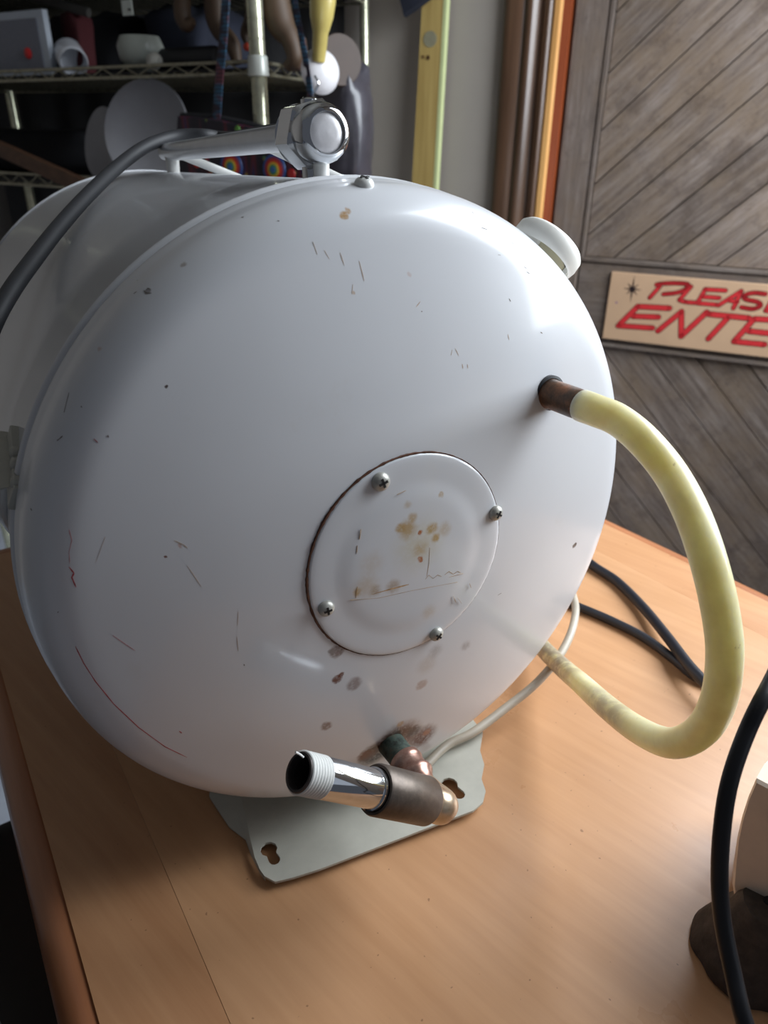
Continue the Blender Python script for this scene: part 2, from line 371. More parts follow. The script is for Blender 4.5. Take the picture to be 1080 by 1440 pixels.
for ch, hw, st in LET:
    bo, bi = MB(), MB()
    for s in st:
        q = [cpx(*p) for p in s]
        if len(s) > 5: q = [np.array(t) for t in cubic(q, 4)]
        stroke2(bo, q, (hw+4)*sc, SGW, SGW+.0003); stroke2(bi, q, hw*sc, SGW+.0003, SGW+.0006)
    o = bo.build('letter', m_blk, sign, smooth=False); bi.build('letter_face', m_red, o, smooth=False)
b = MB()
for k in range(8):
    L = (82 if k % 4 == 2 else 56 if k % 2 == 0 else 50)*sc; c = cpx(288, 277); q = k*math.pi/4
    e = np.array([math.cos(q), math.sin(q)]); n = np.array([-e[1], e[0]])*7*sc
    b.prism([tuple(c+n), tuple(c-n), tuple(c+e*L)], wallpt(0, 0, SGW), WD, ZZ, WN, .0003)
b.build('star', m_blk, sign, smooth=False)
b = MB(); c = cpx(195, 355); b.prism([(c[0]+6*sc*math.cos(q), c[1]+6*sc*math.sin(q)) for q in [k*.7 for k in range(9)]], wallpt(0, 0, SGW), WD, ZZ, WN, .0003); b.build('paint_dot', simple('violet_paint', srgb(120, 80, 130), .5), sign, smooth=False)
#PART2
# ================================================================= TABLE
m_top = None
TA = math.radians(33.5); TU = np.array([-math.sin(TA), math.cos(TA), 0]); TV = np.array([math.cos(TA), math.sin(TA), 0])   # TU away along the side edges, TV to the right
_g = atz(1000, 1265)-atz(900, 1200); GA = math.atan2(_g[1], _g[0])
def tabwood(name, c1, c2, red=None, rough=.32):
    t = NT(name)
    n = t.noise(1, 7, .62, mscale=(2.2, 34, 60), rot=(0, 0, -GA))
    n2 = t.noise(1, 5, .6, mscale=(12, 150, 200), rot=(0, 0, -GA))
    f = t.math('ADD', t.math('MULTIPLY', n, .6), t.math('MULTIPLY', n2, .4))
    c = t.ramp(f, [(.32, c1), (.68, c2)])
    sp = t.noise(330, 1, .4); c = t.mix(t.ramp(sp, [(.77, 0.), (.79, .6)]), c, srgb(120, 80, 50))
    t.col(c); t.set(rough=t.ramp(t.noise(18, 5, .6), [(.3, rough-.06), (.7, rough+.12)]), coat=.25, coatr=.25); t.bump(n, .06, .0008); MATS[name] = t.m; return t.m
m_top = tabwood('tabletop_veneer', srgb(189, 140, 99), srgb(208, 159, 117))
m_bord = tabwood('tabletop_border_veneer', srgb(178, 126, 86), srgb(202, 152, 110))
m_edge = wood('table_edge_wood', srgb(150, 92, 58), srgb(186, 124, 84), (0, 0, -TA-1.57), (3, 50, 50), .35, .05, .4)
table = thing('wooden_table', 'light wood table with darker edging under the white tank', 'table', (0.1, .35, FZ))
def ln(p, q): return np.array(p[:2], float), np.array(q[:2], float)-np.array(p[:2], float)
def meet(l1, l2):
    A = np.array([l1[1], -l2[1]]).T; t = np.linalg.solve(A, l2[0]-l1[0]); return l1[0]+l1[1]*t[0]
Lleft = ln(atz(20, 1010), atz(140, 1440)); Lright = ln(atz(860, 741), atz(1080, 846))
Lfar = (np.array([-.372, .62]), TV[:2]); Lnear = (np.array([.05, -.02]), TV[:2])
def off(l, d): n = nrm(np.array([-l[1][1], l[1][0]])); return (l[0]+n*d, l[1])
# inside direction signs
cen = np.array([0, .4])
def inset(ls, d):
    o = []
    for l in ls:
        n = nrm(np.array([-l[1][1], l[1][0]])); s = np.sign((cen-l[0])@n); o.append((l[0]+n*s*d, l[1]))
    return o
LS = [Lleft, Lfar, Lright, Lnear]
def corners(ls): return [meet(ls[i], ls[(i+1) % 4]) for i in range(4)]
EW = [.017, .017, .015, .017]
outer = [(l[0]+nrm(np.array([-l[1][1], l[1][0]]))*(-np.sign((cen-l[0])@nrm(np.array([-l[1][1], l[1][0]]))))*w, l[1]) for l, w in zip(LS, EW)]
P_in = corners(LS); P_out = corners(outer); P_pan = corners(inset(LS, .052))
TT = .028
def z3(p, z): return np.array([p[0], p[1], z])
P_i1 = corners(inset(LS, .0)); P_p1 = corners(inset(LS, .0513))
b = MB(); b.rings([[z3(p, -TT) for p in corners(inset(LS, .0514))], [z3(p, -.0002) for p in corners(inset(LS, .0514))], [z3(p, 0) for p in corners(inset(LS, .0516))]], True, True); b.build('centre_panel', m_top, table, smooth=False)
for i in range(4):
    j = (i-1) % 4
    b = MB(); q = [P_i1[j], P_i1[i], P_p1[i], P_p1[j]]
    b.rings([[z3(p, -TT) for p in q], [z3(p, -.0001) for p in q]], True, True); b.build('border_strip', m_bord, table, smooth=False)
    # rounded wood edging
    prof = [(0, -TT), (0, -.0020), (.10, -.0012), (.35, -.0006), (.7, -.0015), (.9, -.005), (1, -.011), (1, -.022), (.9, -TT)]
    b = MB(); b.rings([[z3(A+(B-A)*t, z) for t, z in prof] for A, B in ((P_in[j], P_out[j]), (P_in[i], P_out[i]))], True, True)
    b.build('edge_moulding', m_edge, table, angle=50)
Ai = corners(inset(LS, .05))
for i in range(4):
    j = (i-1) % 4; A, B = Ai[j], Ai[i]; m = (A+B)/2; d = nrm(B-A); L = np.linalg.norm(B-A)/2-.03
    b = MB(); b.box((m[0], m[1], -TT-.036), ((d[0], d[1], 0), (-d[1], d[0], 0), ZZ), (L, .009, .035)); b.build('apron', m_edge, table, smooth=False)
    b = MB(); hl = (-TT-FZ)/2; b.bbox((A[0], A[1], -TT-hl), (TV, TU, ZZ), (.028, .028, hl-.0005), .2); b.build('leg', m_edge, table, angle=30)

# ================================================================= TANK
AZ = math.radians(29.76); TI = math.radians(-1.99)
AX = np.array([math.sin(AZ)*math.cos(TI), -math.cos(AZ)*math.cos(TI), -math.sin(TI)])
E1 = np.array([math.cos(AZ), math.sin(AZ), 0]); UP = -np.cross(E1, AX); UP = UP if UP[2] > 0 else -UP
TC = np.array([-.013, .35, CAMZ-.186]); R = .165; RC, KN, FL, BL = .573, .025, .010, .395
_d = R-KN; _s0 = FL-math.sqrt((RC-KN)**2-_d**2); _sj = _s0+RC*math.cos(math.asin(_d/(RC-KN))); SAP = _s0+RC
def rad(s):
    if s < -BL: s = -BL-s
    if s <= FL: return R
    if s <= _sj: return _d+math.sqrt(max(KN*KN-(s-FL)**2, 0))
    return math.sqrt(max(RC**2-(s-_s0)**2, 0)) if s < SAP else -1
def tp(s, ph, r): return TC+AX*s+(E1*math.cos(ph)+UP*math.sin(ph))*r
def surf(x, y):
    """the point of the tank's skin seen in direction (x, y) and its outward normal"""
    r = ray(x, y); t = .2; 
    while t < 1.1:
        P = CP+r*t; Q = P-TC; s = Q@AX; q = math.hypot(Q@E1, Q@UP)
        if s > -BL-SAP and s < SAP and q < rad(s):
            lo, hi = t-.002, t
            for _ in range(18):
                m = (lo+hi)/2; Q = CP+r*m-TC; s = Q@AX
                if s < SAP and math.hypot(Q@E1, Q@UP) < rad(s): hi = m
                else: lo = m
            Q = CP+r*hi-TC; s = Q@AX; ph = math.atan2(Q@UP, Q@E1); rr = E1*math.cos(ph)+UP*math.sin(ph)
            if s > _sj: c0 = TC+AX*_s0; n = nrm(CP+r*hi-c0)
            elif s > FL: n = nrm(rr*(math.hypot(Q@E1, Q@UP)-_d)+AX*(s-FL))
            else: n = rr
            return CP+r*hi, n, s, ph
        t += .002
    return None
tank = thing('steel_tank', 'large white enamelled steel tank lying on its side on the wooden table', 'tank', (TC+AX*-.2)*np.array([1, 1, 0]))
enam = srgb(212, 213, 216)
RUST = srgb(104, 52, 24); DRK = srgb(58, 34, 22); YEL = srgb(172, 128, 62); ORG = srgb(170, 96, 40); GRY = srgb(140, 132, 130)
def mk(x, y, rpx, c, st=.9, so=.5):
    q = surf(x, y); return (q[0], rpx*depth(q[0])/FPX, c, st, so)
marks = [mk(x, y, r, c, s, o) for x, y, r, c, s, o in [
 (558, 1044, 52, YEL, .55, .9), (560, 1040, 42, RUST, .95, .6), (526, 1060, 28, DRK, 1, .5), (514, 1062, 15, RUST, 1, .6), (594, 1036, 28, RUST, 1, .6), (548, 1044, 26, DRK, 1, .5), (582, 1028, 14, DRK, .8, .6), (600, 1030, 9, ORG, .7, .6), (520, 1062, 14, RUST, .8, .6), (568, 1030, 20, DRK, .5, .6), (563, 1018, 7, YEL, .6, .5),
 (473, 916, 13, srgb(100, 70, 62), .75, .4), (467, 916, 6, GRY, .9, .4), (474, 955, 9, RUST, .95, .4), (480, 949, 5, RUST, .9, .4), (498, 962, 14, srgb(120, 90, 78), .65, .5), (459, 1021, 10, srgb(110, 76, 58), .75, .5), (593, 963, 11, srgb(160, 128, 112), .6, .5),
 (484, 303, 8, YEL, .9, .5), (489, 296, 6, YEL, .8, .5), (655, 908, 11, GRY, .55, .8), (612, 916, 16, GRY, .45, .8), (600, 935, 22, srgb(180, 165, 150), .4, .8), (207, 410, 6, DRK, .7, .5), (258, 372, 6, srgb(120, 95, 70), .6, .6), (235, 543, 2.5, DRK, 1, .3),
 (808, 767, 4.5, DRK, 1, .3), (140, 490, 5, ORG, .35, .7), (252, 768, 4, ORG, .5, .6), (233, 784, 2.5, RUST, .9, .3), (575, 386, 4, ORG, .3, .7), (497, 412, 4, YEL, .6, .6), (820, 590, 4, GRY, .4, .6), (770, 575, 30, srgb(178, 182, 190), .35, .9)]]
m_dome = marked('enamel_front_dome', enam, marks, grime=(srgb(190, 178, 160), 16, .22))
m_enam = marked('enamel_barrel', enam, [mk(115, 260, 14, ORG, .12, .8), mk(118, 330, 10, ORG, .12, .8), mk(180, 443, 3, DRK, .8, .5)], grime=(srgb(176, 168, 156), 12, .5))
m_white = simple('white_paint_metal', srgb(214, 214, 210), .35, var=.03, coat=.3)
def domeprof(sign=1):
    p = []
    for k in range(1, 10): a = math.pi/2*(1-k/9.0); a1 = math.asin(_d/(RC-KN)); a = math.pi/2+(a1-math.pi/2)*k/9; p.append((FL+KN*math.cos(a), _d+KN*math.sin(a)))
    for k in range(1, 33): a = a1*(1-k/32); p.append((_s0+RC*math.cos(a), RC*math.sin(a)))
    return p
DP = domeprof()
# skin: the front dome laps over the barrel with a groove at the seam
b = MB(); b.lathe(TC, AX, [(-.0045, R-.004), (-.0030, R-.0010), (-.0008, R+.0012), (.0022, R+.0014), (.0050, R+.0004), (.009, R)]+DP, 160, ref=UP); b.build('front_dome', m_dome, tank, angle=80)
b = MB(); b.lathe(TC, AX, [(-BL-.002, R-.003), (-BL+.001, R-.0003)]+[(-BL+.01+k*(BL-.022)/6, R) for k in range(7)]+[(-.0115, R+.0003), (-.0100, R+.0020), (-.0075, R+.0024), (-.0058, R+.0012), (-.0050, R-.0012), (-.0044, R-.004)], 160, ref=UP); b.build('barrel', m_enam, tank, angle=60)
b = MB(); b.lathe(TC-AX*BL, -AX, [(.001, R-.004), (-.0005, R+.0008), (.003, R+.0008), (.008, R)]+DP, 96, ref=UP); b.build('rear_dome', m_enam, tank, angle=80)

# cover plate
PC = TC+AX*SAP
PR = .0533
def psurf(r): return _s0+math.sqrt(RC**2-r**2)
def mkp(x, y, rpx, c, st=.9, so=.5): q = surf(x, y); return (q[0]+q[1]*.002, rpx*depth(q[0])/FPX, c, st, so)
OCH = srgb(176, 138, 66)
pl_marks = [mkp(x, y, r, c, s, o) for x, y, r, c, s, o in [(585, 765, 52, srgb(196, 182, 140), .45, .95), (570, 742, 19, OCH, .75, .8), (560, 740, 10, OCH, .8, .7), (577, 726, 10, OCH, .6, .7), (604, 741, 12, OCH, .8, .7), (588, 747, 5, ORG, 1, .5), (588, 784, 5.5, ORG, 1, .5), (609, 754, 9, OCH, .8, .7), (570, 708, 8, OCH, .4, .8), (622, 742, 15, OCH, .4, .8), (588, 770, 16, OCH, .5, .9),
  (550, 822, 15, srgb(150, 118, 76), .6, .8), (525, 828, 12, srgb(150, 122, 80), .6, .8), (500, 830, 9, OCH, .7, .7), (512, 822, 26, OCH, .35, .9), (600, 858, 16, OCH, .3, .9), (520, 790, 26, OCH, .22, .9), (618, 694, 5, OCH, .6, .6)]]
m_plate = marked('enamel_cover_plate', enam, pl_marks, rough=.3, grime=(srgb(200, 186, 160), 30, .25))
b = MB(); HB = .0012; pp = [(psurf(PR)-_s0+.0002, PR), (psurf(PR)-_s0+HB-.0003, PR-.0002), (psurf(PR)-_s0+HB, PR-.0012)]
for r in (.050, .046, .043, .0415): pp.append((psurf(r)-_s0+HB, r))
for r, h in ((.0400, .00125), (.038, .0014), (.036, .0016), (.034, .0018), (.031, .00195), (.026, .002), (.015, .002), (.005, .002), (.0, .002)): pp.append((psurf(r)-_s0+h, r))
b.lathe(TC+AX*_s0, AX, pp, 120, ref=UP); cover = b.build('cover_plate', m_plate, tank, angle=70); cover['label'] = 'round bolted cover plate with yellowish stains'
m_rust = simple('dark_rust', srgb(86, 52, 34), .85, var=.5, scale=260, bump=.4)
def ringpt(ph, r, h=0): return TC+AX*(psurf(r)+h)+(E1*math.cos(ph)+UP*math.sin(ph))*r
# rust bead in the joint: thicker on the upper left, ragged
b = MB(); n = 220; rr = []
for k in range(n):
    ph = 2*math.pi*k/n; w = .00022+.0005*max(0, math.cos(ph-math.radians(150)))**.7 if math.cos(ph-math.radians(150)) > 0 else .00022
    w *= random.uniform(.7, 1.35); c = ringpt(ph, PR+.0003, .0002); e = E1*math.cos(ph)+UP*math.sin(ph)
    rr.append([c+(e*math.cos(q)+AX*math.sin(q))*w for q in [j*math.pi/3 for j in range(6)]])
b.rings(rr, closed=True); b.build('rust_ring', m_rust, cover)
m_screw = simple('screw_steel', srgb(176, 174, 166), .4, .35, .18, 300)
m_slot = simple('screw_recess', srgb(28, 26, 26), .7)
def screw(P, n, r, parent, mat=m_screw, rot=.3, nm='screw', slot=True):
    b = MB(); ref = nrm(np.cross(n, ZZ)); b.lathe(P, n, [(-.001, r), (.0006, r), (r*.32, r*.93), (r*.55, r*.72), (r*.68, r*.4), (r*.71, 0)], 24, ref=ref)
    o = b.build(nm, mat, parent)
    if slot:
        b2 = MB(); e = nrm(np.cross(n, ZZ)); f = np.cross(n, e); e, f = e*math.cos(rot)+f*math.sin(rot), f*math.cos(rot)-e*math.sin(rot)
        b2.box(P+n*r*.5, (e, f, n), (r*.5, r*.13, r*.235)); b2.box(P+n*r*.5, (e, f, n), (r*.13, r*.5, r*.235)); b2.build('cross_slot', m_slot, o, smooth=False)
    return o
for k, (x, y) in enumerate(((533, 676), (694, 720), (457, 853), (611, 889))):
    P, nn, s, ph = surf(x, y); screw(P+nn*.0015, nn, .0044 if k == 0 else .0040, tank, rot=.3+.7*k)
P, nn, s, ph = surf(512, 259); screw(P, nn, .0042, tank, m_white, nm='rim_screw', rot=.2)

# scratches and chips painted as thin flakes on the skin
def flake(b, pts, wpx, lift=.00006, seg=3, up=0.):
    Q = []
    for i in range(len(pts)-1):
        for k in range(seg): t = k/seg; Q.append((pts[i][0]+(pts[i+1][0]-pts[i][0])*t, pts[i][1]+(pts[i+1][1]-pts[i][1])*t))
    Q.append(pts[-1]); S = [surf(*q) for q in Q]
    if any(s is None for s in S): return
    rr = []
    for i, (P, n, _, _) in enumerate(S):
        a = S[min(i+1, len(S)-1)][0]-S[max(i-1, 0)][0]; e = nrm(np.cross(n, a)); w = wpx*.66*depth(P)/FPX/2*random.uniform(.55, 1.25)*(.45 if i in (0, len(S)-1) else 1)
        rr.append([P+n*(lift+up)+e*w, P+n*(lift*1.05+up), P+n*(lift+up)-e*w, P+n*(up-.0003)])
    b.rings(rr, True, True)
m_redsc = simple('red_crayon', srgb(170, 62, 66), .6, var=.3, scale=300); m_brsc = simple('brown_scratch', srgb(176, 148, 124), .7, var=.3, scale=300); m_chip = simple('dark_chip', srgb(104, 90, 80), .7, var=.4, scale=300)
def flakes(nm, mat, lst, par=tank, up=0.):
    b = MB()
    for pts, w in lst: flake(b, pts, w, up=up)
    return tag(b.build(nm, mat, par, angle=70), {'red_scratches': 'red scratches', 'brown_scratches': 'brown scratches', 'paint_chips': 'dark paint chips'}.get(nm), kind='stuff')
flakes('red_scratches', m_redsc, [([(106, 909), (118, 933), (134, 958), (160, 990), (195, 1023), (232, 1050), (263, 1065)], 2.0), ([(97, 797), (104, 806), (101, 812), (107, 826)], 3.2), ([(97, 745), (101, 760), (97, 776), (98, 792)], 1.0), ([(132, 617), (138, 623)], 1.6), ([(158, 893), (175, 905), (190, 915)], .9), ([(252, 1028), (256, 1031)], 2)])
flakes('brown_scratches', m_brsc, [([(505, 367), (512, 395)], 1.8), ([(478, 355), (484, 373)], 1.5), ([(440, 340), (446, 358)], 1.2), ([(456, 352), (463, 364)], 1.1), ([(496, 400), (495, 414)], 1.4), ([(245, 760), (258, 766), (264, 771)], 1.6), ([(263, 795), (283, 825)], .9), ([(148, 755), (135, 790)], .8), ([(585, 432), (591, 424)], 1.5), ([(120, 470), (118, 480)], 1.4), ([(640, 490), (645, 500)], 1.2), ([(650, 512), (651, 518)], 2), ([(657, 512), (658, 518)], 2.4), ([(634, 500), (636, 492)], 1.), ([(714, 470), (716, 478)], 1.5), ([(333, 895), (335, 915)], 1.1), ([(335, 860), (334, 880)], .9)])
flakes('paint_chips', m_chip, [([(80, 620), (85, 616), (88, 613)], 2.6), ([(97, 552), (92, 572), (90, 580)], 1.1), ([(151, 612), (153, 615)], 2.8), ([(43, 715), (45, 718)], 2.4), ([(805, 768), (811, 764)], 4), ([(339, 306), (343, 305)], 2), ([(114, 571), (115, 573)], 2.4), ([(740, 382), (745, 385)], 1.2), ([(737, 375), (741, 378)], 1), ([(719, 339), (722, 343), (724, 338)], 1), ([(677, 320), (686, 323)], 1.4), ([(663, 298), (667, 300)], 1.6), ([(760, 467), (763, 469)], 2.), ([(716, 420), (718, 424)], 1.5), ([(700, 358), (704, 359)], 1.1), ([(207, 405), (212, 407)], 2.2), ([(202, 408), (206, 412), (213, 412)], 2.2), ([(190, 395), (194, 394)], 1.2), ([(188, 413), (192, 410)], 1.6), ([(148, 436), (152, 433)], 2), ([(390, 310), (393, 311)], 1.4), ([(592, 438), (594, 438)], 2), ([(700, 837), (705, 834)], 1.4), ([(343, 934), (344, 936)], 2), ([(82, 860), (81, 862)], 1.6), ([(800, 855), (801, 858)], 1)])
flakes('plate_scratches', simple('plate_grime', srgb(178, 146, 108), .7, var=.4, scale=300), [([(490, 841), (530, 838), (575, 828), (640, 816)], .8), ([(520, 833), (545, 826), (572, 819)], 3.2), ([(505, 742), (503, 756)], 1.6), ([(500, 765), (499, 776)], 1.4), ([(601, 768), (600, 790), (597, 808)], .9), ([(595, 812), (600, 806), (606, 811), (612, 806), (618, 808)], 1.0), ([(622, 806), (628, 801), (634, 805), (640, 801), (645, 803)], 1.1), ([(628, 809), (648, 804)], 1.0), ([(634, 836), (638, 845)], .9), ([(640, 838), (646, 846)], .9), ([(657, 818), (659, 824)], 1), ([(555, 694), (568, 688)], .7), ([(500, 822), (498, 838)], 2)], cover, .002)

# --- filler cap on the right shoulder
m_cap = simple('white_plastic', srgb(228, 226, 218), .4, var=.04, sss=0.0, scale=12)
m_capin = simple('yellowed_plastic', srgb(196, 188, 158), .5, var=.06)
cP, cN = None, None
cs, cph = -.0105, math.radians(46)
cN = nrm(E1*math.cos(cph)+UP*math.sin(cph)+AX*.02); cP = tp(cs, cph, R)
b = MB(); b.lathe(cP, cN, [(-.006, .0105), (.002, .0105), (.002, .0150), (.0035, .0155), (.009, .0155), (.0095, .012)], 36); hub = b.build('filler_neck', m_capin, tank); hub['label'] = 'yellowed filler neck'
b = MB(); b.lathe(cP, cN, [(.0115, 0), (.0115, .0165), (.0085, .0172), (.0075, .0186), (.0085, .0196), (.012, .0204), (.0165, .0202), (.0185, .0185), (.0192, .015), (.0188, .006), (.0186, 0)], 48); capo = b.build('filler_cap', m_cap, tank, angle=50)
for k in range(3):
    q = 2*math.pi*k/3+1.35; e = nrm(np.cross(cN, AX)); g = np.cross(cN, e); dr = e*math.cos(q)+g*math.sin(q); tn = np.cross(cN, dr)
    b = MB(); b.box(cP+cN*.0075+dr*.0160, (dr, tn, cN), (.0012, .0055, .0045)); b.build('cap_lug', m_cap, capo, smooth=False)

# --- hose outlet and hose
m_brass = marked('tarnished_brass', srgb(112, 84, 58), [], rough=.4, coat=0, bumpy=False)
def tarn(name, c1, c2, c3, metal=.6, rough=.45, sc=60):
    t = NT(name); n = t.noise(sc, 6, .7); c = t.ramp(n, [(.32, c1), (.5, c2), (.68, c3)]); t.col(c); t.set(metal=metal, rough=rough); t.bump(n, .25, .0006); MATS[name] = t.m; return t.m
m_fit = tarn('tarnished_fitting', srgb(44, 34, 28), srgb(96, 66, 44), srgb(146, 92, 58), .3, .42, 70)
m_green = tarn('green_corroded_brass', srgb(34, 38, 34), srgb(70, 84, 76), srgb(100, 84, 66), .25, .6, 150)
m_cop = tarn('aged_copper', srgb(120, 92, 84), srgb(158, 122, 108), srgb(186, 158, 146), .75, .3, 90)
m_elb = tarn('brass_elbow_metal', srgb(140, 90, 70), srgb(196, 176, 150), srgb(206, 192, 172), .8, .28, 80)
m_steel = tarn('dark_steel', srgb(72, 64, 58), srgb(96, 86, 78), srgb(118, 106, 96), .6, .42, 40)
m_chrome = simple('chrome', srgb(215, 218, 222), .08, 1.0, .03, 40)
m_bore = simple('rusty_bore', srgb(34, 26, 24), .9, 0, .5, 200, .6)
S0, n0, _, _ = surf(772, 553)
HD = AX
# length so that it ends at the photo's cuff
def along(P, d, x):
    best = None
    for k in range(0, 400):
        Q = P+d*k*.0004; px = 540+FPX*((Q-CP)@XR)/((Q-CP)@F_)
        if best is None or abs(px-x) < best[0]: best = (abs(px-x), k*.0004)
    return best[1]
hl_ = along(S0, HD, 822)
b = MB(); b.lathe(S0, HD, [(-.004, .0078), (.001, .0078), (.0016, .0074), (hl_*.75, .0074), (hl_*.95, .0072), (hl_+.001, .0062)], 36); fit_o = b.build('hose_fitting', m_fit, tank); fit_o['label'] = 'brown tarnished outlet stub'
b = MB(); b.lathe(S0, HD, [(-.003, .0090), (.0008, .0092), (.0012, .0080)], 36); b.build('fitting_collar', simple('black_rubber', srgb(30, 30, 34), .5, var=.1), fit_o)
HE = S0+HD*hl_
def hosemat():
    t = NT('yellowed_hose'); n = t.noise(40, 5, .6)
    c = t.ramp(n, [(.35, srgb(220, 210, 164)), (.65, srgb(236, 228, 190))])
    wv = t.warp(.01, 60)
    return t, c, wv, n
t, c, wv, n = hosemat()
hp = [HE-HD*.0015, HE+HD*.002, HE+HD*.009]+[atD(x, y, d) for x, y, d in ((868, 590, .338), (902, 617, .328), (940, 662, .322), (970, 716, .310), (993, 778, .302), (1011, 850, .300), (1019, 920, .304), (1010, 985, .316), (985, 1028, .334), (945, 1045, .357), (900, 1028, .390), (856, 996, .430), (818, 962, .475), (786, 934, .520), (758, 905, .565), (735, 870, .62))]
hr = [.0077, .0077, .0075]+[.0074]*10+[.0073, .0071, .0069, .0067, .0065, .0064]
for P_, r_, cc, st in ((atD(862, 988, .425), .040, srgb(150, 138, 116), .6), (atD(790, 932, .52), .055, srgb(140, 128, 112), .9), (atD(735, 880, .6), .08, srgb(130, 120, 108), .9)):
    d = t.dist(P_, wv); m = t.n.new('ShaderNodeMapRange'); m.interpolation_type = 'SMOOTHSTEP'; t.L(d, m.inputs[0]); m.inputs[1].default_value = r_*.3; m.inputs[2].default_value = r_; m.inputs[3].default_value = st; m.inputs[4].default_value = 0
    c = t.mix(t.math('MULTIPLY', m.outputs[0], t.ramp(t.noise(90, 5, .7), [(.35, .3), (.55, 1.)])), c, cc)
c = t.mix(t.ramp(t.noise(120, 6, .75), [(.66, 0.), (.76, .7)]), c, srgb(110, 92, 60))
t.col(c); t.set(rough=.38, sss=.65, coat=.2); t.b.inputs['Subsurface Radius'].default_value = (1, .9, .55); t.b.inputs['Subsurface Scale'].default_value = .022
b = MB(); b.tube(hp, hr, 28, 8); ho = b.build('drain_hose', t.m, tank); ho['label'] = 'yellowed flexible hose, grimy at its far end'

# --- drain assembly under the dome
S1, n1, _, _ = surf(550, 1046)
el = along(S1, AX, 618)
EP = S1+AX*el
b = MB(); b.lathe(S1, AX, [(-.004, .0076), (0, .0078), (el*.22, .0076), (el*.34, .0078), (el*.36, .0068)], 32); dn = b.build('drain_nipple', m_green, tank); dn['label'] = 'green corroded nipple'
b = MB(); b.lathe(S1, AX, [(el*.30, .0072), (el*.30, .0090), (el*.305, .0094), (el*.36, .0096), (el*.38, .0092), (el*.40, .0086), (el*.52, .0086), (el*.53, .0094), (el*.57, .0095), (el*.59, .0090), (el*.62, .0074), (el*.72, .0062), (el*.92, .0064), (el*1.0, .0064)], 36); cp_ = b.build('copper_union', m_cop, tank); cp_['label'] = 'aged copper union'
Q = atpl(421, 1086, AX, EP); DL = np.linalg.norm(Q-EP); DD = nrm(Q-EP)
# elbow: rounded corner body running into the coupling
b = MB(); b.tube([EP-AX*.014, EP-AX*.007, EP+DD*.0002+AX*.001, EP+DD*.007, EP+DD*.016], [.0066, .0076, .0092, .0094, .0092], 30, 8); b.build('elbow', m_elb, tank)['label'] = 'brassy elbow with brown stains'
rP = 62/2*depth(Q)/FPX
print('drain', DL, rP, depth(Q), 'hose fit', hl_, depth(HE))
t0 = along(EP, DD, 598); t1 = along(EP, DD, 527)
rc = rP*1.27
b = MB(); b.lathe(EP, DD, [(t0, rP*.8), (t0, rc*.96), (t0+.0008, rc), (t1-.0012, rc), (t1, rc*.95), (t1+.0002, rP*1.08), (t1-.008, rP*1.04)], 44); b.build('coupling', m_steel, tank)['label'] = 'dark steel coupling'
t2 = along(EP, DD, 452)
b = MB(); b.lathe(EP, DD, [(t1-.006, rP*.98), (t1+.0005, rP*.99), (t1+.0006, rP*1.05), (t1+.0022, rP*1.05), (t1+.0026, rP*.97), (t2, rP*.97), (t2+.001, rP*.9)], 44); b.build('chrome_pipe', m_chrome, tank)['label'] = 'chromed pipe'
prof = [(t2-.001, rP*.9), (t2, rP*.95)]; nth = 8; pit = (DL-t2)/nth
for k in range(nth): prof += [(t2+pit*(k+.15), rP*.93), (t2+pit*(k+.4), rP*1.0), (t2+pit*(k+.65), rP*1.0), (t2+pit*(k+.9), rP*.93)]
prof += [(DL-.0006, rP*.93)]
b = MB(); b.lathe(EP, DD, prof, 44); tape = b.build('threaded_end', simple('thread_tape', srgb(222, 222, 218), .6, var=.03), tank, angle=70); tape['label'] = 'threads wrapped in white tape'
b = MB(); b.tube([Q-DD*.003+UP*rP*.98, Q-DD*.001+UP*rP*1.10, Q+UP*rP*1.25-E1*.001], .0005, 6, 4); b.build('loose_tape', simple('thread_tape', (0, 0, 0)), tape)
b = MB(); b.lathe(EP, DD, [(DL-.004, rP*.90), (DL, rP*.92), (DL+.0006, rP*.89), (DL+.0006, rP*.78), (DL-.001, rP*.74), (DL-.022, rP*.73), (DL-.022, 0)], 40); b.build('pipe_mouth', simple('pipe_mouth_metal', srgb(70, 64, 62), .5, .5, .4, 200, .3), tank)
b = MB(); b.lathe(EP, DD, [(DL-.021, 0), (DL-.0209, rP*.72), (DL-.003, rP*.73), (DL-.0029, rP*.74)], 40); b.build('pipe_bore', m_bore, tank)

# --- mounting bracket: bent sheet with keyholes
BZ = .006
m_brk = simple('chipped_grey_paint', srgb(186, 184, 172), .5, var=.09, scale=45, bump=.1)
def bz(x, y, z=BZ): return atz(x, y, z)
BX = nrm(bz(680, 1130)-bz(385, 1238)); BY = np.array([-BX[1], BX[0], 0]); BO = bz(385, 1238)
def b2(x, y, z=BZ): q = bz(x, y, z)-BO; return (q@BX, q@BY)
out = [b2(x, y) for x, y in ((372, 1232), (387, 1240), (412, 1234), (450, 1222), (500, 1203), (560, 1180), (620, 1157), (665, 1140), (679, 1128), (683, 1112), (677, 1095), (681, 1075), (675, 1055), (679, 1030))]
wB = out[-1][0]; out += [(wB, .16), (.004, .16)]
l_ = [b2(x, y) for x, y in ((352, 1180), (358, 1205), (365, 1222))]
out += [(.0, .10)]+l_
def keyhole(cx, cy, ang, r1, r2, L):
    p = []; ca, sa = math.cos(ang), math.sin(ang)
    for k in range(9): q = math.pi*.2+math.pi*1.6*k/8; p.append((r1*math.cos(q)-0, r1*math.sin(q)))
    for k in range(6): q = -math.pi/2+math.pi*k/5; p.append((L+r2*math.cos(q), r2*math.sin(q)))
    return [(cx+x*ca-y*sa, cy+x*sa+y*ca) for x, y in p]
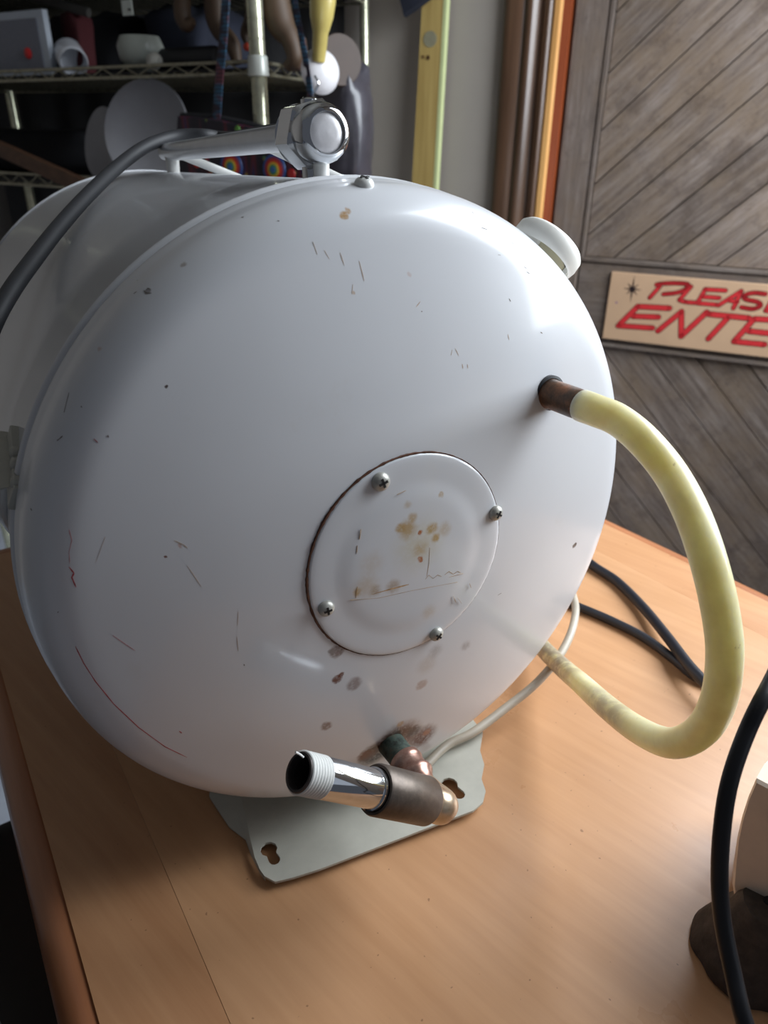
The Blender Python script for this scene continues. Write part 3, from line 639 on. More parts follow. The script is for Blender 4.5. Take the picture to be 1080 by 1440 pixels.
def kh(x0, y0, x1, y1, rp0, rp1):
    a, c = np.array(b2(x0, y0)), np.array(b2(x1, y1)); L = np.linalg.norm(c-a); k = depth(bz(x0, y0))/FPX; return keyhole(a[0], a[1], math.atan2(*(c-a)[::-1]), rp0*k, rp1*k, L)
holes = [kh(378, 1194, 386, 1209, 12, 8), kh(632, 1103, 646, 1117, 12, 8)]
bm = bmesh.new()
def loop(pts):
    vs = [bm.verts.new(tuple(BO+BX*p[0]+BY*p[1])) for p in pts]; return [bm.edges.new((vs[i], vs[(i+1) % len(vs)])) for i in range(len(vs))]
ed = loop(out)
for h in holes: ed += loop(h)
bmesh.ops.triangle_fill(bm, edges=ed, use_beauty=True, use_dissolve=False)
fs = bm.faces[:]; g = bmesh.ops.extrude_face_region(bm, geom=fs)
for v in [q for q in g['geom'] if isinstance(q, bmesh.types.BMVert)]: v.co.z -= .0016
V_ = [tuple(v.co) for v in bm.verts]; bm.verts.index_update(); F2 = [tuple(v.index for v in f.verts) for f in bm.faces]; bm.free()
brk = link('mounting_bracket', V_, F2, m_brk, tank, smooth=False); brk['label'] = 'chipped grey-white foot bracket with two keyholes'
# the left flange turns down and is torn along its edge
fl = [((.0, .10), 0), (l_[0], 0), (l_[1], 0), (l_[2], 0), (out[0], 0)]
b = MB(); rr = []
fo = [b2(294, 1118, .003), b2(300, 1128, .003), b2(322, 1160, .0035), b2(345, 1178, .003), b2(352, 1200, .0018), b2(366, 1228, .002), b2(373, 1236, .003)]
fi = [(.0, .135), (.0, .10), (.0, .075), l_[0], l_[1], l_[2], out[0]]
rings = []
for (a, c) in zip(fi, fo):
    A = BO+BX*a[0]+BY*a[1]; B = BO+BX*c[0]+BY*c[1]; B[2] = .0022; mid = (A+B)/2; mid[2] = .0052
    rings.append([A, mid, B, B-ZZ*.0012, mid-ZZ*.0015, A-ZZ*.0015])
b.rings(rings, True, True); b.build('torn_flange', m_brk, brk, angle=50)
# saddle web that carries the tank on the bracket
b = MB(); w0, w1 = .012, wB-.012
for yy in (.075, .15):
    pts = []
    for k in range(9):
        x = w0+(w1-w0)*k/8; P = BO+BX*x+BY*yy; Q2 = P-TC; h = Q2@E1; s_ = Q2@AX; zt = None
        zz = TC[2]+AX[2]*s_-math.sqrt(max(R*R-h*h, 0))+.004; pts.append((P, zz))
    v = []
    for P, zz in pts:
        for dy in (0, .0016):
            v += [P+BY*dy+ZZ*0, np.array([(P+BY*dy)[0], (P+BY*dy)[1], max(zz, BZ+.001)])]
    f = []
    for k in range(8):
        a = k*4; f += [(a, a+4, a+5, a+1), (a+2, a+3, a+7, a+6), (a+1, a+5, a+7, a+3), (a, a+2, a+6, a+4)]
    f += [(0, 1, 3, 2), (32, 34, 35, 33)]
    b.add(v, f)
b.build('saddle_web', m_brk, brk, smooth=False)
# rear foot
rs = -BL+.04; P = tp(rs, -math.pi/2, R-.001)
b = MB(); b.bbox((P[0], P[1], P[2]/2), (E1, np.array([-E1[1], E1[0], 0]), ZZ), (.055, .02, P[2]/2-.0003 if P[2] > .004 else .002), .15); b.build('rear_foot', m_brk, tank)

# --- top pipe with chromed valve
TS = -.052; VP_, _, s_v, ph_v = surf(437, 252)
def toppt(s, h): return TC+AX*s+UP*(R+h)
hN = .0190
sv = s_v
C0 = toppt(sv, hN)
LTR = E1
b = MB(); pdir = nrm(toppt(-.30, .0135)-C0)
b.tube([C0+pdir*.008, C0+pdir*.09, C0+pdir*.19, C0+pdir*.262, C0+pdir*.268], [.0066, .0064, .0062, .0058, .003], 24, 4); pipe = b.build('top_pipe', simple('silver_painted_pipe', srgb(214, 216, 220), .28, .25, .06, 60, coat=.4), tank)
# nut: hexagonal rear, round domed front
def hexring(t, r, rnd=0.0, n=48, rot=.26):
    o = []
    for k in range(n):
        q = 2*math.pi*k/n; m = (q-rot) % (math.pi/3)-math.pi/6; rh = r*math.cos(math.pi/6)/math.cos(m)*1.06; rr_ = min(rh, r*1.04)*(1-rnd)+r*rnd*.97
        o.append(C0-pdir*t+(E1*math.cos(q)+UP*math.sin(q))*rr_)
    return o
b = MB(); RN_ = .0142
b.rings([hexring(-.0150, RN_*.62, 1), hexring(-.0150, RN_*.88, 1), hexring(-.0118, RN_*1.0, 1), hexring(-.0105, RN_*.93, 1)], True, True); b.build('valve_collar', m_chrome, tank)
b = MB(); b.rings([hexring(-.0103, RN_*.90, 1), hexring(-.0095, RN_*1.04, 0), hexring(.0045, RN_*1.04, 0), hexring(.0062, RN_*.93, 1)], True, True); b.build('valve_nut', m_chrome, tank, angle=25)
b = MB(); b.lathe(C0, -pdir, [(.005, RN_*.90), (.0062, RN_*.92), (.0125, RN_*.90), (.0160, RN_*.82), (.0172, RN_*.70), (.0174, RN_*.62), (.0166, RN_*.60)], 44, cap0=True); vc = b.build('valve_cap', m_chrome, tank)
b = MB(); b.lathe(C0, -pdir, [(.0160, RN_*.62), (.0164, RN_*.58), (.0168, RN_*.3), (.0170, 0)], 32); b.build('cap_face', simple('worn_chrome', srgb(206, 204, 206), .38, .6, .12, 150), vc)
b = MB(); b.lathe(C0+UP*RN_*.9-pdir*-.001, UP, [(0, .0042), (.0018, .0042), (.0026, .003), (.0027, 0)], 20); b.build('grub_screw', m_chrome, tank)
b = MB(); b.lathe(C0-UP*.007-pdir*.0, -UP, [(0, .0056), (hN-.005, .0054), (hN-.004, .0060), (hN-.0075+.003, .0060)], 28); b.build('valve_stem', m_chrome, tank)
b = MB(); b.lathe(C0-UP*.007-pdir*.0065+E1*.001, -UP, [(0, .0040), (hN-.004, .0038)], 24); b.build('valve_post', m_white, tank)
PP, _, ps, pph = surf(200, 249)
pb = C0+pdir*.250
b = MB(); bl_ = (pb-TC)@UP-R; b.lathe(pb, -UP, [(-.001, .0042), (.002, .0052), (bl_-.001, .0046), (bl_+.003, .0046)], 24); b.build('pipe_post', m_white, tank)
for d0, le in ((.243, .060), (.070, .045)):
    A_ = C0+pdir*d0+E1*.004-UP*.002; 
    phi = math.radians(62); sB = (A_-TC)@AX; B_ = tp(sB+.035, phi, R-.001)
    b = MB(); b.tube([A_, A_+(B_-A_)*.5, B_], .0030, 14, 3); b.build('brace_rod', m_white, tank)

# --- strap bracket and plug on the left side
m_hw = simple('grey_painted_hardware', srgb(176, 174, 164), .5, var=.06)
def leftpt(x, y, lift=0): q = surf(x, y); return q[0]+q[1]*lift, q[1]
q1, nn1 = leftpt(22, 625); q2, nn2 = leftpt(26, 690)
tl = nrm(q2-q1); 
b = MB(); b.bbox((q1+q2)/2+nn1*.001, (np.cross(nn1, tl), nn1, tl), (.006, .0022, np.linalg.norm(q2-q1)/2+.006), .2); hb = b.build('side_bracket', m_hw, tank)
for x, y in ((27, 638), (28, 654), (29, 679)):
    P, n_ = leftpt(x, y, .002); screw(P, n_, .0028, hb, m_hw, nm='rivet', slot=False)
b = MB(); cB = q1-E1*.010+AX*-.004+tl*.004; b.bbox(cB+tl*.006, (AX, E1, tl), (.010, .008, .016), .25); b.build('terminal_box', m_hw, tank)
b = MB(); b.tube([atD(6, 680, .345), atD(4, 700, .35), atD(4, 720, .36), atD(14, 738, .38), atD(30, 760, .41), atD(50, 800, .45)], [.0035, .0035, .003, .003, .003, .003], 16, 6); b.build('white_tube', m_white, tank)

# ================================================================= CABLES
m_cab = simple('black_cable_rubber', srgb(30, 31, 35), .62, var=.12, scale=60); m_cab2 = simple('dark_cord_rubber', srgb(36, 37, 44), .4, var=.1, scale=60)
def top_c(x, y, d): return atD(x, y, d)
b = MB(); b.tube([C0+pdir*.03+E1*.013+UP*-.004, C0+pdir*.06+E1*.0125+UP*.004, atD(322, 194, .56), atD(285, 190, .565), atD(245, 192, .56), atD(205, 206, .54), atD(165, 235, .51), atD(125, 273, .47), atD(85, 317, .43), atD(45, 368, .395), atD(15, 410, .37), atD(-12, 460, .355), atD(-40, 540, .36), atD(-70, 640, .40), atz(-80, 760, .006), atz(-150, 740, .0046)], .0045, 18, 8)
b.build('supply_cable', m_cab, tank)['label'] = 'grey-black cable arching over the tank top'
zc = .0045
b = MB(); b.tube([atz(720, 735, zc), atz(790, 762, zc), atz(835, 796, zc), atz(868, 818, zc), atz(905, 855, .006), atz(940, 898, .010), atz(968, 935, .0135), atz(996, 966, .0142), atz(1014, 990, .012), atz(1022, 984, .008), atz(1015, 966, .005), atz(995, 958, .0045), atz(975, 950, .0044), atz(945, 925, .0043), atz(905, 896, .0042), atz(860, 873, .004), atz(820, 856, .004), atz(770, 836, .004), atz(700, 801, .004)], [.0043]*9+[.0041]*3+[.0037]*7, 16, 8)
rebase(tag(b.build('power_cord', m_cab2), 'black cord lying doubled on the table between the tank and the yellow hose', 'cord'))
m_tube = simple('grey_white_tube', srgb(176, 166, 150), .45, var=.14, scale=45)
b = MB(); b.tube([atz(600, 1075, .012), atz(630, 1047, .012), atz(665, 1030, .013), atz(712, 995, .016), atz(755, 960, .022), atz(788, 920, .03), atz(806, 880, .036), atz(808, 845, .038), atz(790, 815, .03), atz(740, 790, .012)], [.0030]*10, 16, 8)
b.build('overflow_tube', m_tube, tank)['label'] = 'thin off-white tube looping round the right side'
b = MB(); b.tube([atz(1180, 940, .004), atz(1215, 905, .006), atD(1190, 850, .42), atD(1135, 870, .33), atD(1082, 965, .295), atD(1050, 1030, .29), atD(1026, 1100, .287), atD(1015, 1170, .287), atD(1012, 1240, .288), atD(1017, 1300, .287), atD(1030, 1365, .283), atD(1048, 1440, .275), atD(1085, 1540, .270), atz(1130, 1600, .012), atz(1200, 1600, .0042), atz(1300, 1540, .0042)], .0033, 16, 8, flat=.75, ref=XR)
lc = rebase(tag(b.build('twin_cord', simple('twin_cord_rubber', srgb(22, 22, 26), .38, var=.1)), 'black twin cord hanging in front of the beige appliance at the right edge', 'cord'))

# ================================================================= BEIGE APPLIANCE with black rubber foot
ap0 = atz(1056, 1344)
app = thing('small_appliance', 'beige appliance with black ringed dial and ragged black rubber foot, right edge', 'appliance', ap0)
m_foot = simple('cracked_black_rubber', srgb(66, 56, 50), .7, var=.35, scale=150, bump=.8)
rb = 80*depth(ap0)/FPX
ring_l = []
for t_, r_ in ((0, rb*.97), (.0015, rb), (.006, rb*.97), (.012, rb*.88), (.020, rb*.74), (.028, rb*.6), (.036, rb*.5), (.040, rb*.42)):
    ring_l.append([ap0+ZZ*t_+np.array([math.cos(q), math.sin(q), 0])*r_*(1+.03*math.sin(5*q+t_*200)+.02*math.sin(11*q)) for q in [2*math.pi*k/48 for k in range(48)]])
b = MB(); b.rings(ring_l, True, True); b.build('rubber_foot', m_foot, app)['label'] = 'cracked black rubber foot'
b = MB(); bp = atz(996, 1293, .008)
for k in range(6): q = random.uniform(0, 6.28); b.lathe(bp+np.array([math.cos(q)*.002, math.sin(q)*.002, k*.0006]), ZZ, [(-.002, 0), (-.001, .0022), (.001, .002), (.002, 0)], 7)
b.build('crumbled_rubber', m_foot, app)
m_beige = simple('beige_enamel', srgb(226, 208, 190), .4, var=.07, scale=40)
fo_ = nrm(np.array([-ap0[0]+.03, -ap0[1], 0])); fr = nrm(np.cross(fo_, ZZ))*-1; fr = fr if fr[0] > 0 else -fr
pl0 = ap0+np.array([0, .004, 0])
def onp(x, y): P = atpl(x, y, fo_, pl0); q = P-pl0; return (q@fr, P[2]-pl0[2])
prof2 = [onp(*p) for p in ((1063, 1097), (1052, 1122), (1043, 1150), (1036, 1180), (1031, 1215), (1029, 1245), (1033, 1272), (1052, 1302), (1080, 1340), (1110, 1375))]
prof2 += [(prof2[-1][0]+.07, prof2[-1][1]), (prof2[0][0]+.09, prof2[0][1]-.012)]
def loc3(p, k=0): return pl0+fr*p[0]+ZZ*p[1]-fo_*k
cx_ = sum(p[0] for p in prof2)/len(prof2); cy_ = sum(p[1] for p in prof2)/len(prof2)
def shr(p, a): d = math.hypot(p[0]-cx_, p[1]-cy_); return (cx_+(p[0]-cx_)*(1-a/d), cy_+(p[1]-cy_)*(1-a/d))
b = MB(); b.rings([[loc3(shr(p, .0015), 0) for p in prof2], [loc3(p, .0015) for p in prof2], *[[loc3((cx_+(p[0]-cx_)*q_, max(p[1]*q_, prof2[8][1]) if p[1] > .02 else p[1]), k_)-ZZ*dz_*(1 if p[1] > .02 else 0) for p in prof2] for k_, q_, dz_ in ((.02, .985, .012), (.05, .93, .024), (.075, .84, .030), (.09, .70, .034))]], True, True); b.build('appliance_body', m_beige, app, angle=35)
dc = onp(1098, 1284); rd = 28*depth(pl0)/FPX*1.0
b = MB(); b.lathe(loc3(dc), fo_, [(-.001, rd*1.0), (.003, rd*1.0), (.004, rd*.9), (.004, rd*.78), (.002, rd*.74)], 36); dl = b.build('dial_ring', simple('black_plastic', srgb(24, 24, 26), .4), app); dl['label'] = 'black dial ring'
b = MB(); b.lathe(loc3(dc), fo_, [(0, rd*.76), (.0025, rd*.74), (.003, rd*.4), (.003, 0)], 30); b.build('dial_face', simple('grey_dial', srgb(110, 108, 106), .5), dl)
#PART3
# ================================================================= WIRE RACK against the back wall
m_rack = simple('aged_chrome_wire', srgb(150, 146, 128), .35, .7, .25, 90)
m_post = simple('aged_chrome_post', srgb(206, 206, 180), .25, .7, .2, 60)
def onwall(x, y, w): return atpl(x, y, WN, wallpt(0, 0, w))
RB = onwall(513, 122, .035); RBx = RB[:2]
SZ = RB[2]
dS = nrm(np.array([math.sin(math.radians(16)), math.cos(math.radians(16)), 0]))
# near corner post: behind direction (363, y)
def solveA():
    best = None
    for k in range(100, 900):
        P = RB-dS*k*.001; px = 540+FPX*((P-CP)@XR)/((P-CP)@F_)
        if best is None or abs(px-363) < best[0]: best = (abs(px-363), P)
    return best[1]
RA = solveA()
nA = nrm(np.cross(np.array([RA[0], RA[1], 0]), ZZ))
def onpost(y, P):  # height on a vertical line at P seen at image row y
    lo, hi = -1.5, 2.5
    for _ in range(40):
        m = (lo+hi)/2; Q = np.array([P[0], P[1], m])-CP; py = 720-FPX*(Q@UR)/(Q@F_)
        if py > y: lo = m
        else: hi = m
    return m
zt, zb = onpost(86, RA), onpost(103, RA)
dF = nrm(np.array([-math.sin(math.radians(60)), math.cos(math.radians(60)), 0]))    # front edge runs to the left
FL_ = 1.0
RC_ = RA+dF*FL_; RD_ = RC_+dS*.36
def zz(P, z): return np.array([P[0], P[1], z])
rack = thing('wire_shelf_rack', 'aged chrome wire shelf rack with crowded dark shelves, in the corner behind the tank', 'shelf rack', zz((RA+RB)/2, FZ))
def post(P, top, name='post', r=.0125, lab=None, collar=None):
    b = MB(); prof = [(0, .010), (.02, r)]
    z = .02
    while z < top-FZ-.03:
        z += .0254; prof += [(z-.0015, r), (z-.0008, r*.94), (z, r)]
    prof += [(top-FZ, r), (top-FZ+.003, r*.6), (top-FZ+.003, 0)]
    b.lathe(zz(P, FZ), ZZ, prof, 16, cap0=True); o = b.build(name, m_post, rack, angle=30)
    if lab: o['label'] = lab
    return o
p1 = post(RA, 1.5, lab='nearest post, bright ribbed tube with a clip collar')
b = MB(); zc0, zc1 = onpost(108, RA), onpost(78, RA); b.lathe(zz(RA, 0), ZZ, [(zc0, .0135), (zc0+.001, .0165), (zc1-.002, .0150), (zc1, .0135)], 20); b.build('collar', simple('collar_plastic', srgb(210, 214, 206), .35, .2, .04), p1)
post(RB, 1.5, r=.010, lab='slim dark post beside the painted wall'); post(RC_, 1.5); post(RD_, 1.5)
def shelf(z_top, z_bot, ncross, liner=True):
    sh = None
    cs_ = [RA, RB, RD_, RC_]
    for i in range(4):
        A, B = cs_[i], cs_[(i+1) % 4]
        b = MB(); b.tube([zz(A, z_top), zz(B, z_top)], .0028, 8, 1); o = b.build('edge_rod', m_rack, rack)
        b = MB(); b.tube([zz(A, z_bot), zz(B, z_bot)], .0028, 8, 1); b.build('edge_rod', m_rack, rack)
        n = int(np.linalg.norm(B-A)/.028); pts = []
        for k in range(n+1): P = A+(B-A)*k/n; pts.append(zz(P, z_top-.002 if k % 2 else z_bot+.002))
        b = MB(); b.tube(pts, .0014, 6, 1, ref=ZZ); b.build('truss_wire', m_rack, rack)
    b = MB()
    for k in range(1, ncross):
        t = k/ncross; b.tube([zz(RA+(RC_-RA)*t, z_bot+.004), zz(RB+(RD_-RB)*t, z_bot+.004)], .0014, 6, 1)
    tag(b.build('deck_wires', m_rack, rack), None, kind='stuff')
    if liner:
        b = MB(); b.rings([[zz(P, z_bot+.0058) for P in cs_], [zz(P, z_bot+.008) for P in cs_]], True, True); b.build('shelf_liner', simple('dark_liner', srgb(30, 28, 28), .7), rack, smooth=False)
    return z_bot+.008
ST = shelf(zt, zb, 40)
z2 = onpost(268, RC_*.35+RA*.65)
S2 = shelf(z2+.02, z2, 30)
z3 = onpost(-72, RA); S3 = shelf(z3+.02, z3, 40)
def on(x, y, t_, z):   # point on a level plane z seen at (x, y) -- for shelf above eye level give distance instead
    return None
def vp(x, y, k):       # point seen at (x,y) in the vertical plane k metres behind the rack's front edge
    nF = np.array([-dF[1], dF[0], 0]); nF = nF if nF[1] > 0 else -nF; return atpl(x, y, nF, RA+nF*k)
nF = np.array([-dF[1], dF[0], 0]); nF = nF if nF[1] > 0 else -nF
def px2m(P, px): return px*depth(P)/FPX
# dark bags that fill the top shelf and the space below it
m_bag = simple('black_fabric', srgb(30, 30, 34), .9, var=.25, scale=25, bump=.3); m_navy = simple('navy_fabric', srgb(26, 30, 44), .9, var=.2, scale=25, bump=.3)
def blob(name, P, hx, hy, hz, mat, label, cat, seed=0, e=.5, n=28, group=None, base=True, parent=None):
    """soft rounded bag or cloth bundle: superellipsoid with dents; P = centre of its underside"""
    b = MB(); rr = []; rnd = random.Random(seed); ph = [rnd.uniform(0, 6) for _ in range(6)]
    for i in range(1, n//2):
        v = -math.pi/2+math.pi*i/(n//2); r = []
        for j in range(n):
            u = 2*math.pi*j/n; cu_, su, cv, sv = math.cos(u), math.sin(u), math.cos(v), math.sin(v)
            k = 1+.06*math.sin(3*u+ph[0]+2*v)+.05*math.sin(5*u+ph[1]-3*v)+.04*math.sin(7*v+ph[2]+u)
            x = hx*abs(cv)**e*abs(cu_)**e*np.sign(cu_)*k; y = hy*abs(cv)**e*abs(su)**e*np.sign(su)*k; z = hz*abs(sv)**e*np.sign(sv)*(k if sv > 0 else 1)
            r.append(np.array(P)+ZZ*hz-dF*x+nF*y+ZZ*z)
        rr.append(r)
    b.rings(rr, True, True); o = b.build(name, mat, parent, angle=80)
    if label: tag(o, label, cat, group); rebase(o)
    return o
Lp = lambda x, k: vp(x, 100, k)
def onshelf(x, k, z): P = vp(x, 120, k); return zz(P, z)
blob('duffel_bag', onshelf(165, .25, ST), .115, .095, (z3-ST)*.40, m_bag, 'large black fabric bag filling the middle of the top shelf', 'bag', 1)
blob('cloth_bundle', onshelf(285, .24, ST), .085, .08, min(.13, (z3-ST)*.40), m_navy, 'dark navy cloth bundle behind the wooden hooks on the top shelf', 'cloth', 2)
# rolled dark cushion / tube on the shelf front
b = MB(); q0, q1_ = vp(214, 80, .06), vp(308, 78, .05); rT = px2m(q0, 15); q0[2] = ST+rT; q1_[2] = ST+rT
b.lathe(q0, q1_-q0, [(0, 0), (0, rT*.8), (.004, rT*.97), (.01, rT), (np.linalg.norm(q1_-q0)-.01, rT), (np.linalg.norm(q1_-q0), rT*.85), (np.linalg.norm(q1_-q0), 0)], 28); rebase(tag(b.build('rolled_mat', simple('dark_vinyl', srgb(24, 25, 30), .55)), 'dark rolled mat lying behind the front wire of the top shelf', 'mat'))
# grey framed panel with a red dot
m_pf = simple('pale_grey_plastic', srgb(182, 190, 200), .6, var=.04); m_pm = simple('grey_mesh', srgb(122, 124, 134), .8, var=.15, scale=400)
P0_ = vp(-8, 122, .03); P0_[2] = ST; P1_ = vp(76, 122, .03); P1_[2] = ST; ex = nrm(P1_-P0_); wP = np.linalg.norm(P1_-P0_); hP = onpost(12, P1_)-ST
pan = thing('framed_panel', 'pale grey framed mesh panel with red dot at left end of top shelf', 'panel', (P0_+P1_)/2)
b = MB(); b.bbox((P0_+P1_)/2+ZZ*hP/2+nF*.008, (ex, nF, ZZ), (wP/2, .006, hP/2), .1); b.build('frame', m_pf, pan, angle=30)
b = MB(); b.box((P0_+P1_)/2+ZZ*hP/2+nF*.0015-ex*.004, (ex, nF, ZZ), (wP/2-.015, .0015, hP/2-.013)); b.build('mesh_face', m_pm, pan, smooth=False)
rd_ = vp(40, 75, .03); b = MB(); b.lathe(rd_, -nF, [(-.004, px2m(rd_, 7)), (.002, px2m(rd_, 7)), (.004, px2m(rd_, 5)), (.0045, 0)], 20); b.build('red_dot', simple('red_plastic', srgb(205, 40, 40), .5), pan)
# pale bar lying high on the left
b = MB(); b.tube([vp(45, -4, .08), vp(90, 8, .08), vp(125, 18, .09)], .008, 10, 2); rebase(tag(b.build('grey_strap', simple('grey_webbing', srgb(70, 68, 64), .9)), 'dull grey strap hanging over the black bag above the grey panel', 'strap'))
# shiny white can with dark red cloth
cc = vp(102, 96, .06); ca = nrm(ex*.75-ZZ*.35-nF*.45)
can = thing('tilted_can', 'white shiny can tipped over on the top shelf beside the grey panel', 'can', zz(cc, ST))
rc_ = px2m(cc, 20); cc = zz(cc, ST+rc_*1.15)
b = MB(); b.lathe(cc-ca*.025, ca, [(0, 0), (0, rc_*.85), (.003, rc_*.98), (.045, rc_), (.050, rc_*.97), (.052, rc_*.9), (.047, rc_*.85), (.010, rc_*.85), (.01, 0)], 30); b.build('can_body', simple('glossy_white', srgb(210, 212, 218), .2, var=.02), can)
b = MB(); b.lathe(cc-ca*.027, ca, [(.004, rc_*1.0), (.004, rc_*1.04), (.010, rc_*1.04), (.010, rc_*1.0)], 30); b.build('can_rim', m_chrome, can)
blob('red_cloth', onshelf(120, .10, ST), .026, .022, .055, simple('dark_red_cloth', srgb(74, 26, 30), .9), 'dark red cloth behind the white can on the top shelf', 'cloth', 5)
# glass bowl
m_glass = simple('grey_glass', srgb(150, 156, 150), .12, .0, .05); 
t = NT('cloudy_glass'); t.col(srgb(190, 194, 186)); t.set(rough=.15, trans=.55, ior=1.3); m_gl = t.m
gb = vp(203, 112, .04); gb[2] = ST; rg = px2m(gb, 32)
b = MB(); b.lathe(gb, ZZ, [(0, 0), (0, rg*.5), (.004, rg*.55), (rg*.5, rg*.92), (rg*1.0, rg*1.0), (rg*1.35, rg*.85), (rg*1.38, rg*.82), (rg*1.0, rg*.95), (rg*.5, rg*.87), (.006, rg*.45), (.006, 0)], 36); rebase(tag(b.build('glass_bowl', m_gl), 'cloudy round glass bowl on the top shelf beside the dark rolled mat', 'bowl'))
b = MB(); c_ = vp(215, 104, .01); c_ = zz(c_, ST+.013); b.tube([c_, c_+ex*.010+ZZ*.002, c_+ex*.018], [.012, .013, .008], 12, 3); rebase(tag(b.build('pebble', simple('pale_stone', srgb(160, 158, 150), .5)), 'small pale lump in front of the glass bowl on the top shelf', 'ornament'))
# white tag on the black bag
tg = vp(179, 11, .015); b = MB(); b.bbox(tg+nF*.0, (ex, nF, ZZ), (px2m(tg, 10), .001, px2m(tg, 9)), .1); o = b.build('price_tag', simple('tag_card', srgb(190, 196, 188), .7), None, angle=30)
bt = MB(); bt.tube([tg+ex*.003-nF*.0014-ZZ*.003, tg+ex*.006-nF*.0014-ZZ*.002, tg+ex*.009-nF*.0014-ZZ*.004], .0012, 6, 3)
rebase(tag(o, 'small white tag hanging against the black bag above the top shelf', 'tag'))
o2 = bt.build('tag_mark', m_blk, o); o2.matrix_parent_inverse = Matrix.Translation(-o.location)
# wooden hooked branches / antler pieces
m_ant = simple('tan_carved_wood', srgb(74, 56, 40), .6, var=.2, scale=25, bump=.2)
HK = [([(262, -58, .03), (256, 10, .03), (262, 34, .03), (272, 30, .03)], [.012, .014, .012, .006], 'tan hooked wooden piece, leftmost of the four hanging over the top shelf'),
      ([(300, -58, .05), (302, 10, .05), (308, 40, .05), (326, 62, .05), (334, 90, .05)], [.016, .017, .015, .013, .008], 'tan curved wooden piece hanging beside the beaded strap'),
      ([(378, -56, .04), (392, 25, .04), (408, 55, .04), (414, 82, .04), (404, 95, .04)], [.020, .022, .015, .012, .008], 'tan bowed wooden piece hanging right of the bright rack post'),
      ([(345, -58, .045), (352, 15, .045), (344, 45, .045), (346, 60, .045)], [.008, .008, .007, .004], 'thin olive-tan wooden stick hanging left of the bright rack post')]
for pts, rr_, lb in HK:
    b = MB(); b.tube([vp(x, y, k) for x, y, k in pts], rr_, 14, 6); rebase(tag(b.build('wooden_hook', m_ant), lb, 'hook'))
q = onshelf(424, .10, ST); b = MB(); b.lathe(q, ZZ, [(0, 0), (0, .018), (.004, .022), (.02, .020), (.028, .012), (.045, .010), (.05, .006), (.05, 0)], 18); rebase(tag(b.build('candle_cup', simple('dim_brown_ceramic', srgb(90, 66, 54), .5)), 'small brown cup on the top shelf left of the white round dish', 'cup'))
ro_ = vp(347, 66, .02); b = MB(); b.lathe(ro_, -nF, [(0, 0), (0, .006), (.003, .005), (.004, 0)], 12); rebase(tag(b.build('red_berry', simple('orange_red', srgb(190, 60, 34), .5)), 'tiny orange-red bead hanging left of the bright rack post', 'bead'))
# yellow turned club hanging: wide bulb over narrow neck
yb = vp(448, 85, -.03); yt = vp(456, -30, -.03); ya = nrm(yt-yb); YL = np.linalg.norm(yt-yb); r1 = px2m(yb, 17); r0 = px2m(yb, 9.5)
b = MB(); b.lathe(yb, ya, [(-.002, 0), (-.002, r0*.9), (0, r0), (YL*.36, r0*1.15), (YL*.37, r0*1.22), (YL*.55, r1*.95), (YL*.75, r1*1.05), (YL*.95, r1), (YL*1.10, r1*.85), (YL*1.2, r1*.2), (YL*1.22, .0015), (YL*1.38, .0015), (YL*1.38, 0)], 28)
rebase(tag(b.build('turned_club', simple('yellow_varnished_wood', srgb(176, 160, 92), .3, var=.08, coat=.4)), 'yellow varnished turned wooden club hanging neck down above the white dish', 'club'))
# white dish, and a brown disc standing in for the shadow behind it
wd = vp(452, 100, -.02); da = nrm(-nF*.55+ex*.8+ZZ*.1); rw_ = px2m(wd, 29)
b = MB(); b.lathe(wd, da, [(.012, 0), (.012, rw_*.5), (.004, rw_*.85), (-.004, rw_), (-.006, rw_*.97), (.0, rw_*.8), (.008, rw_*.45), (.008, 0)], 40); rebase(tag(b.build('white_dish', simple('white_glaze', srgb(206, 204, 206), .2, var=.02)), 'round white dish standing on edge at the right end of the top shelf', 'dish'))
b = MB(); b.lathe(wd+nF*.03+ex*.012+ZZ*.015, da, [(.004, 0), (.004, rw_*1.1), (0, rw_*1.15), (-.004, rw_*1.1), (-.004, 0)], 36); rebase(tag(b.build('brown_shadow_disc', simple('dark_brown_shadow', srgb(58, 42, 32), .6)), 'dark brown disc painted as the shadow behind the white dish on the top shelf', 'board'))
# --- beaded bag on long straps, hanging in front of the rack
BK = -.036
m_bd = None
def bag_mat():
    t = NT('beaded_bag'); vv = t.n.new('ShaderNodeTexVoronoi'); vv.inputs['Scale'].default_value = 52; t.L(t.tc.outputs['Object'], vv.inputs['Vector'])
    c = t.ramp(t.noise(1, 2, .5, mscale=(45, 45, 4)), [(.35, srgb(24, 22, 30)), (.5, srgb(38, 30, 44)), (.58, srgb(92, 30, 40)), (.66, srgb(30, 40, 84)), (.75, srgb(28, 26, 34))])
    c = t.mix(t.ramp(vv.outputs['Distance'], [(.16, 1.), (.24, 0.)]), c, t.ramp(t.noise(24, 1, .5), [(.35, srgb(40, 90, 150)), (.45, srgb(150, 40, 60)), (.55, srgb(170, 140, 50)), (.65, srgb(60, 120, 80))]))
    t.col(c); t.set(rough=.5); t.bump(t.noise(500, 2, .5), .3, .0006); return t.m
m_bd = bag_mat()
def bp_(x, y, k=BK): return vp(x, y, k)
bag = thing('beaded_bag', 'dark beaded bag with rainbow rosettes hanging by two long straps behind the tank', 'bag', bp_(350, 250))
poly = [(256, 163), (300, 166), (350, 176), (400, 190), (440, 202), (440, 262), (425, 300), (260, 300), (250, 262)]
A3 = [bp_(*p) for p in poly]; b = MB(); b.rings([[P-nF*.010 for P in A3], [P-nF*.014+(bp_(345, 235)-P)*.03 for P in A3]], False, True)
b.rings([[P-nF*.010 for P in A3], [P+nF*.010 for P in A3]], False, True); b.build('bag_body', m_bd, bag, angle=30)
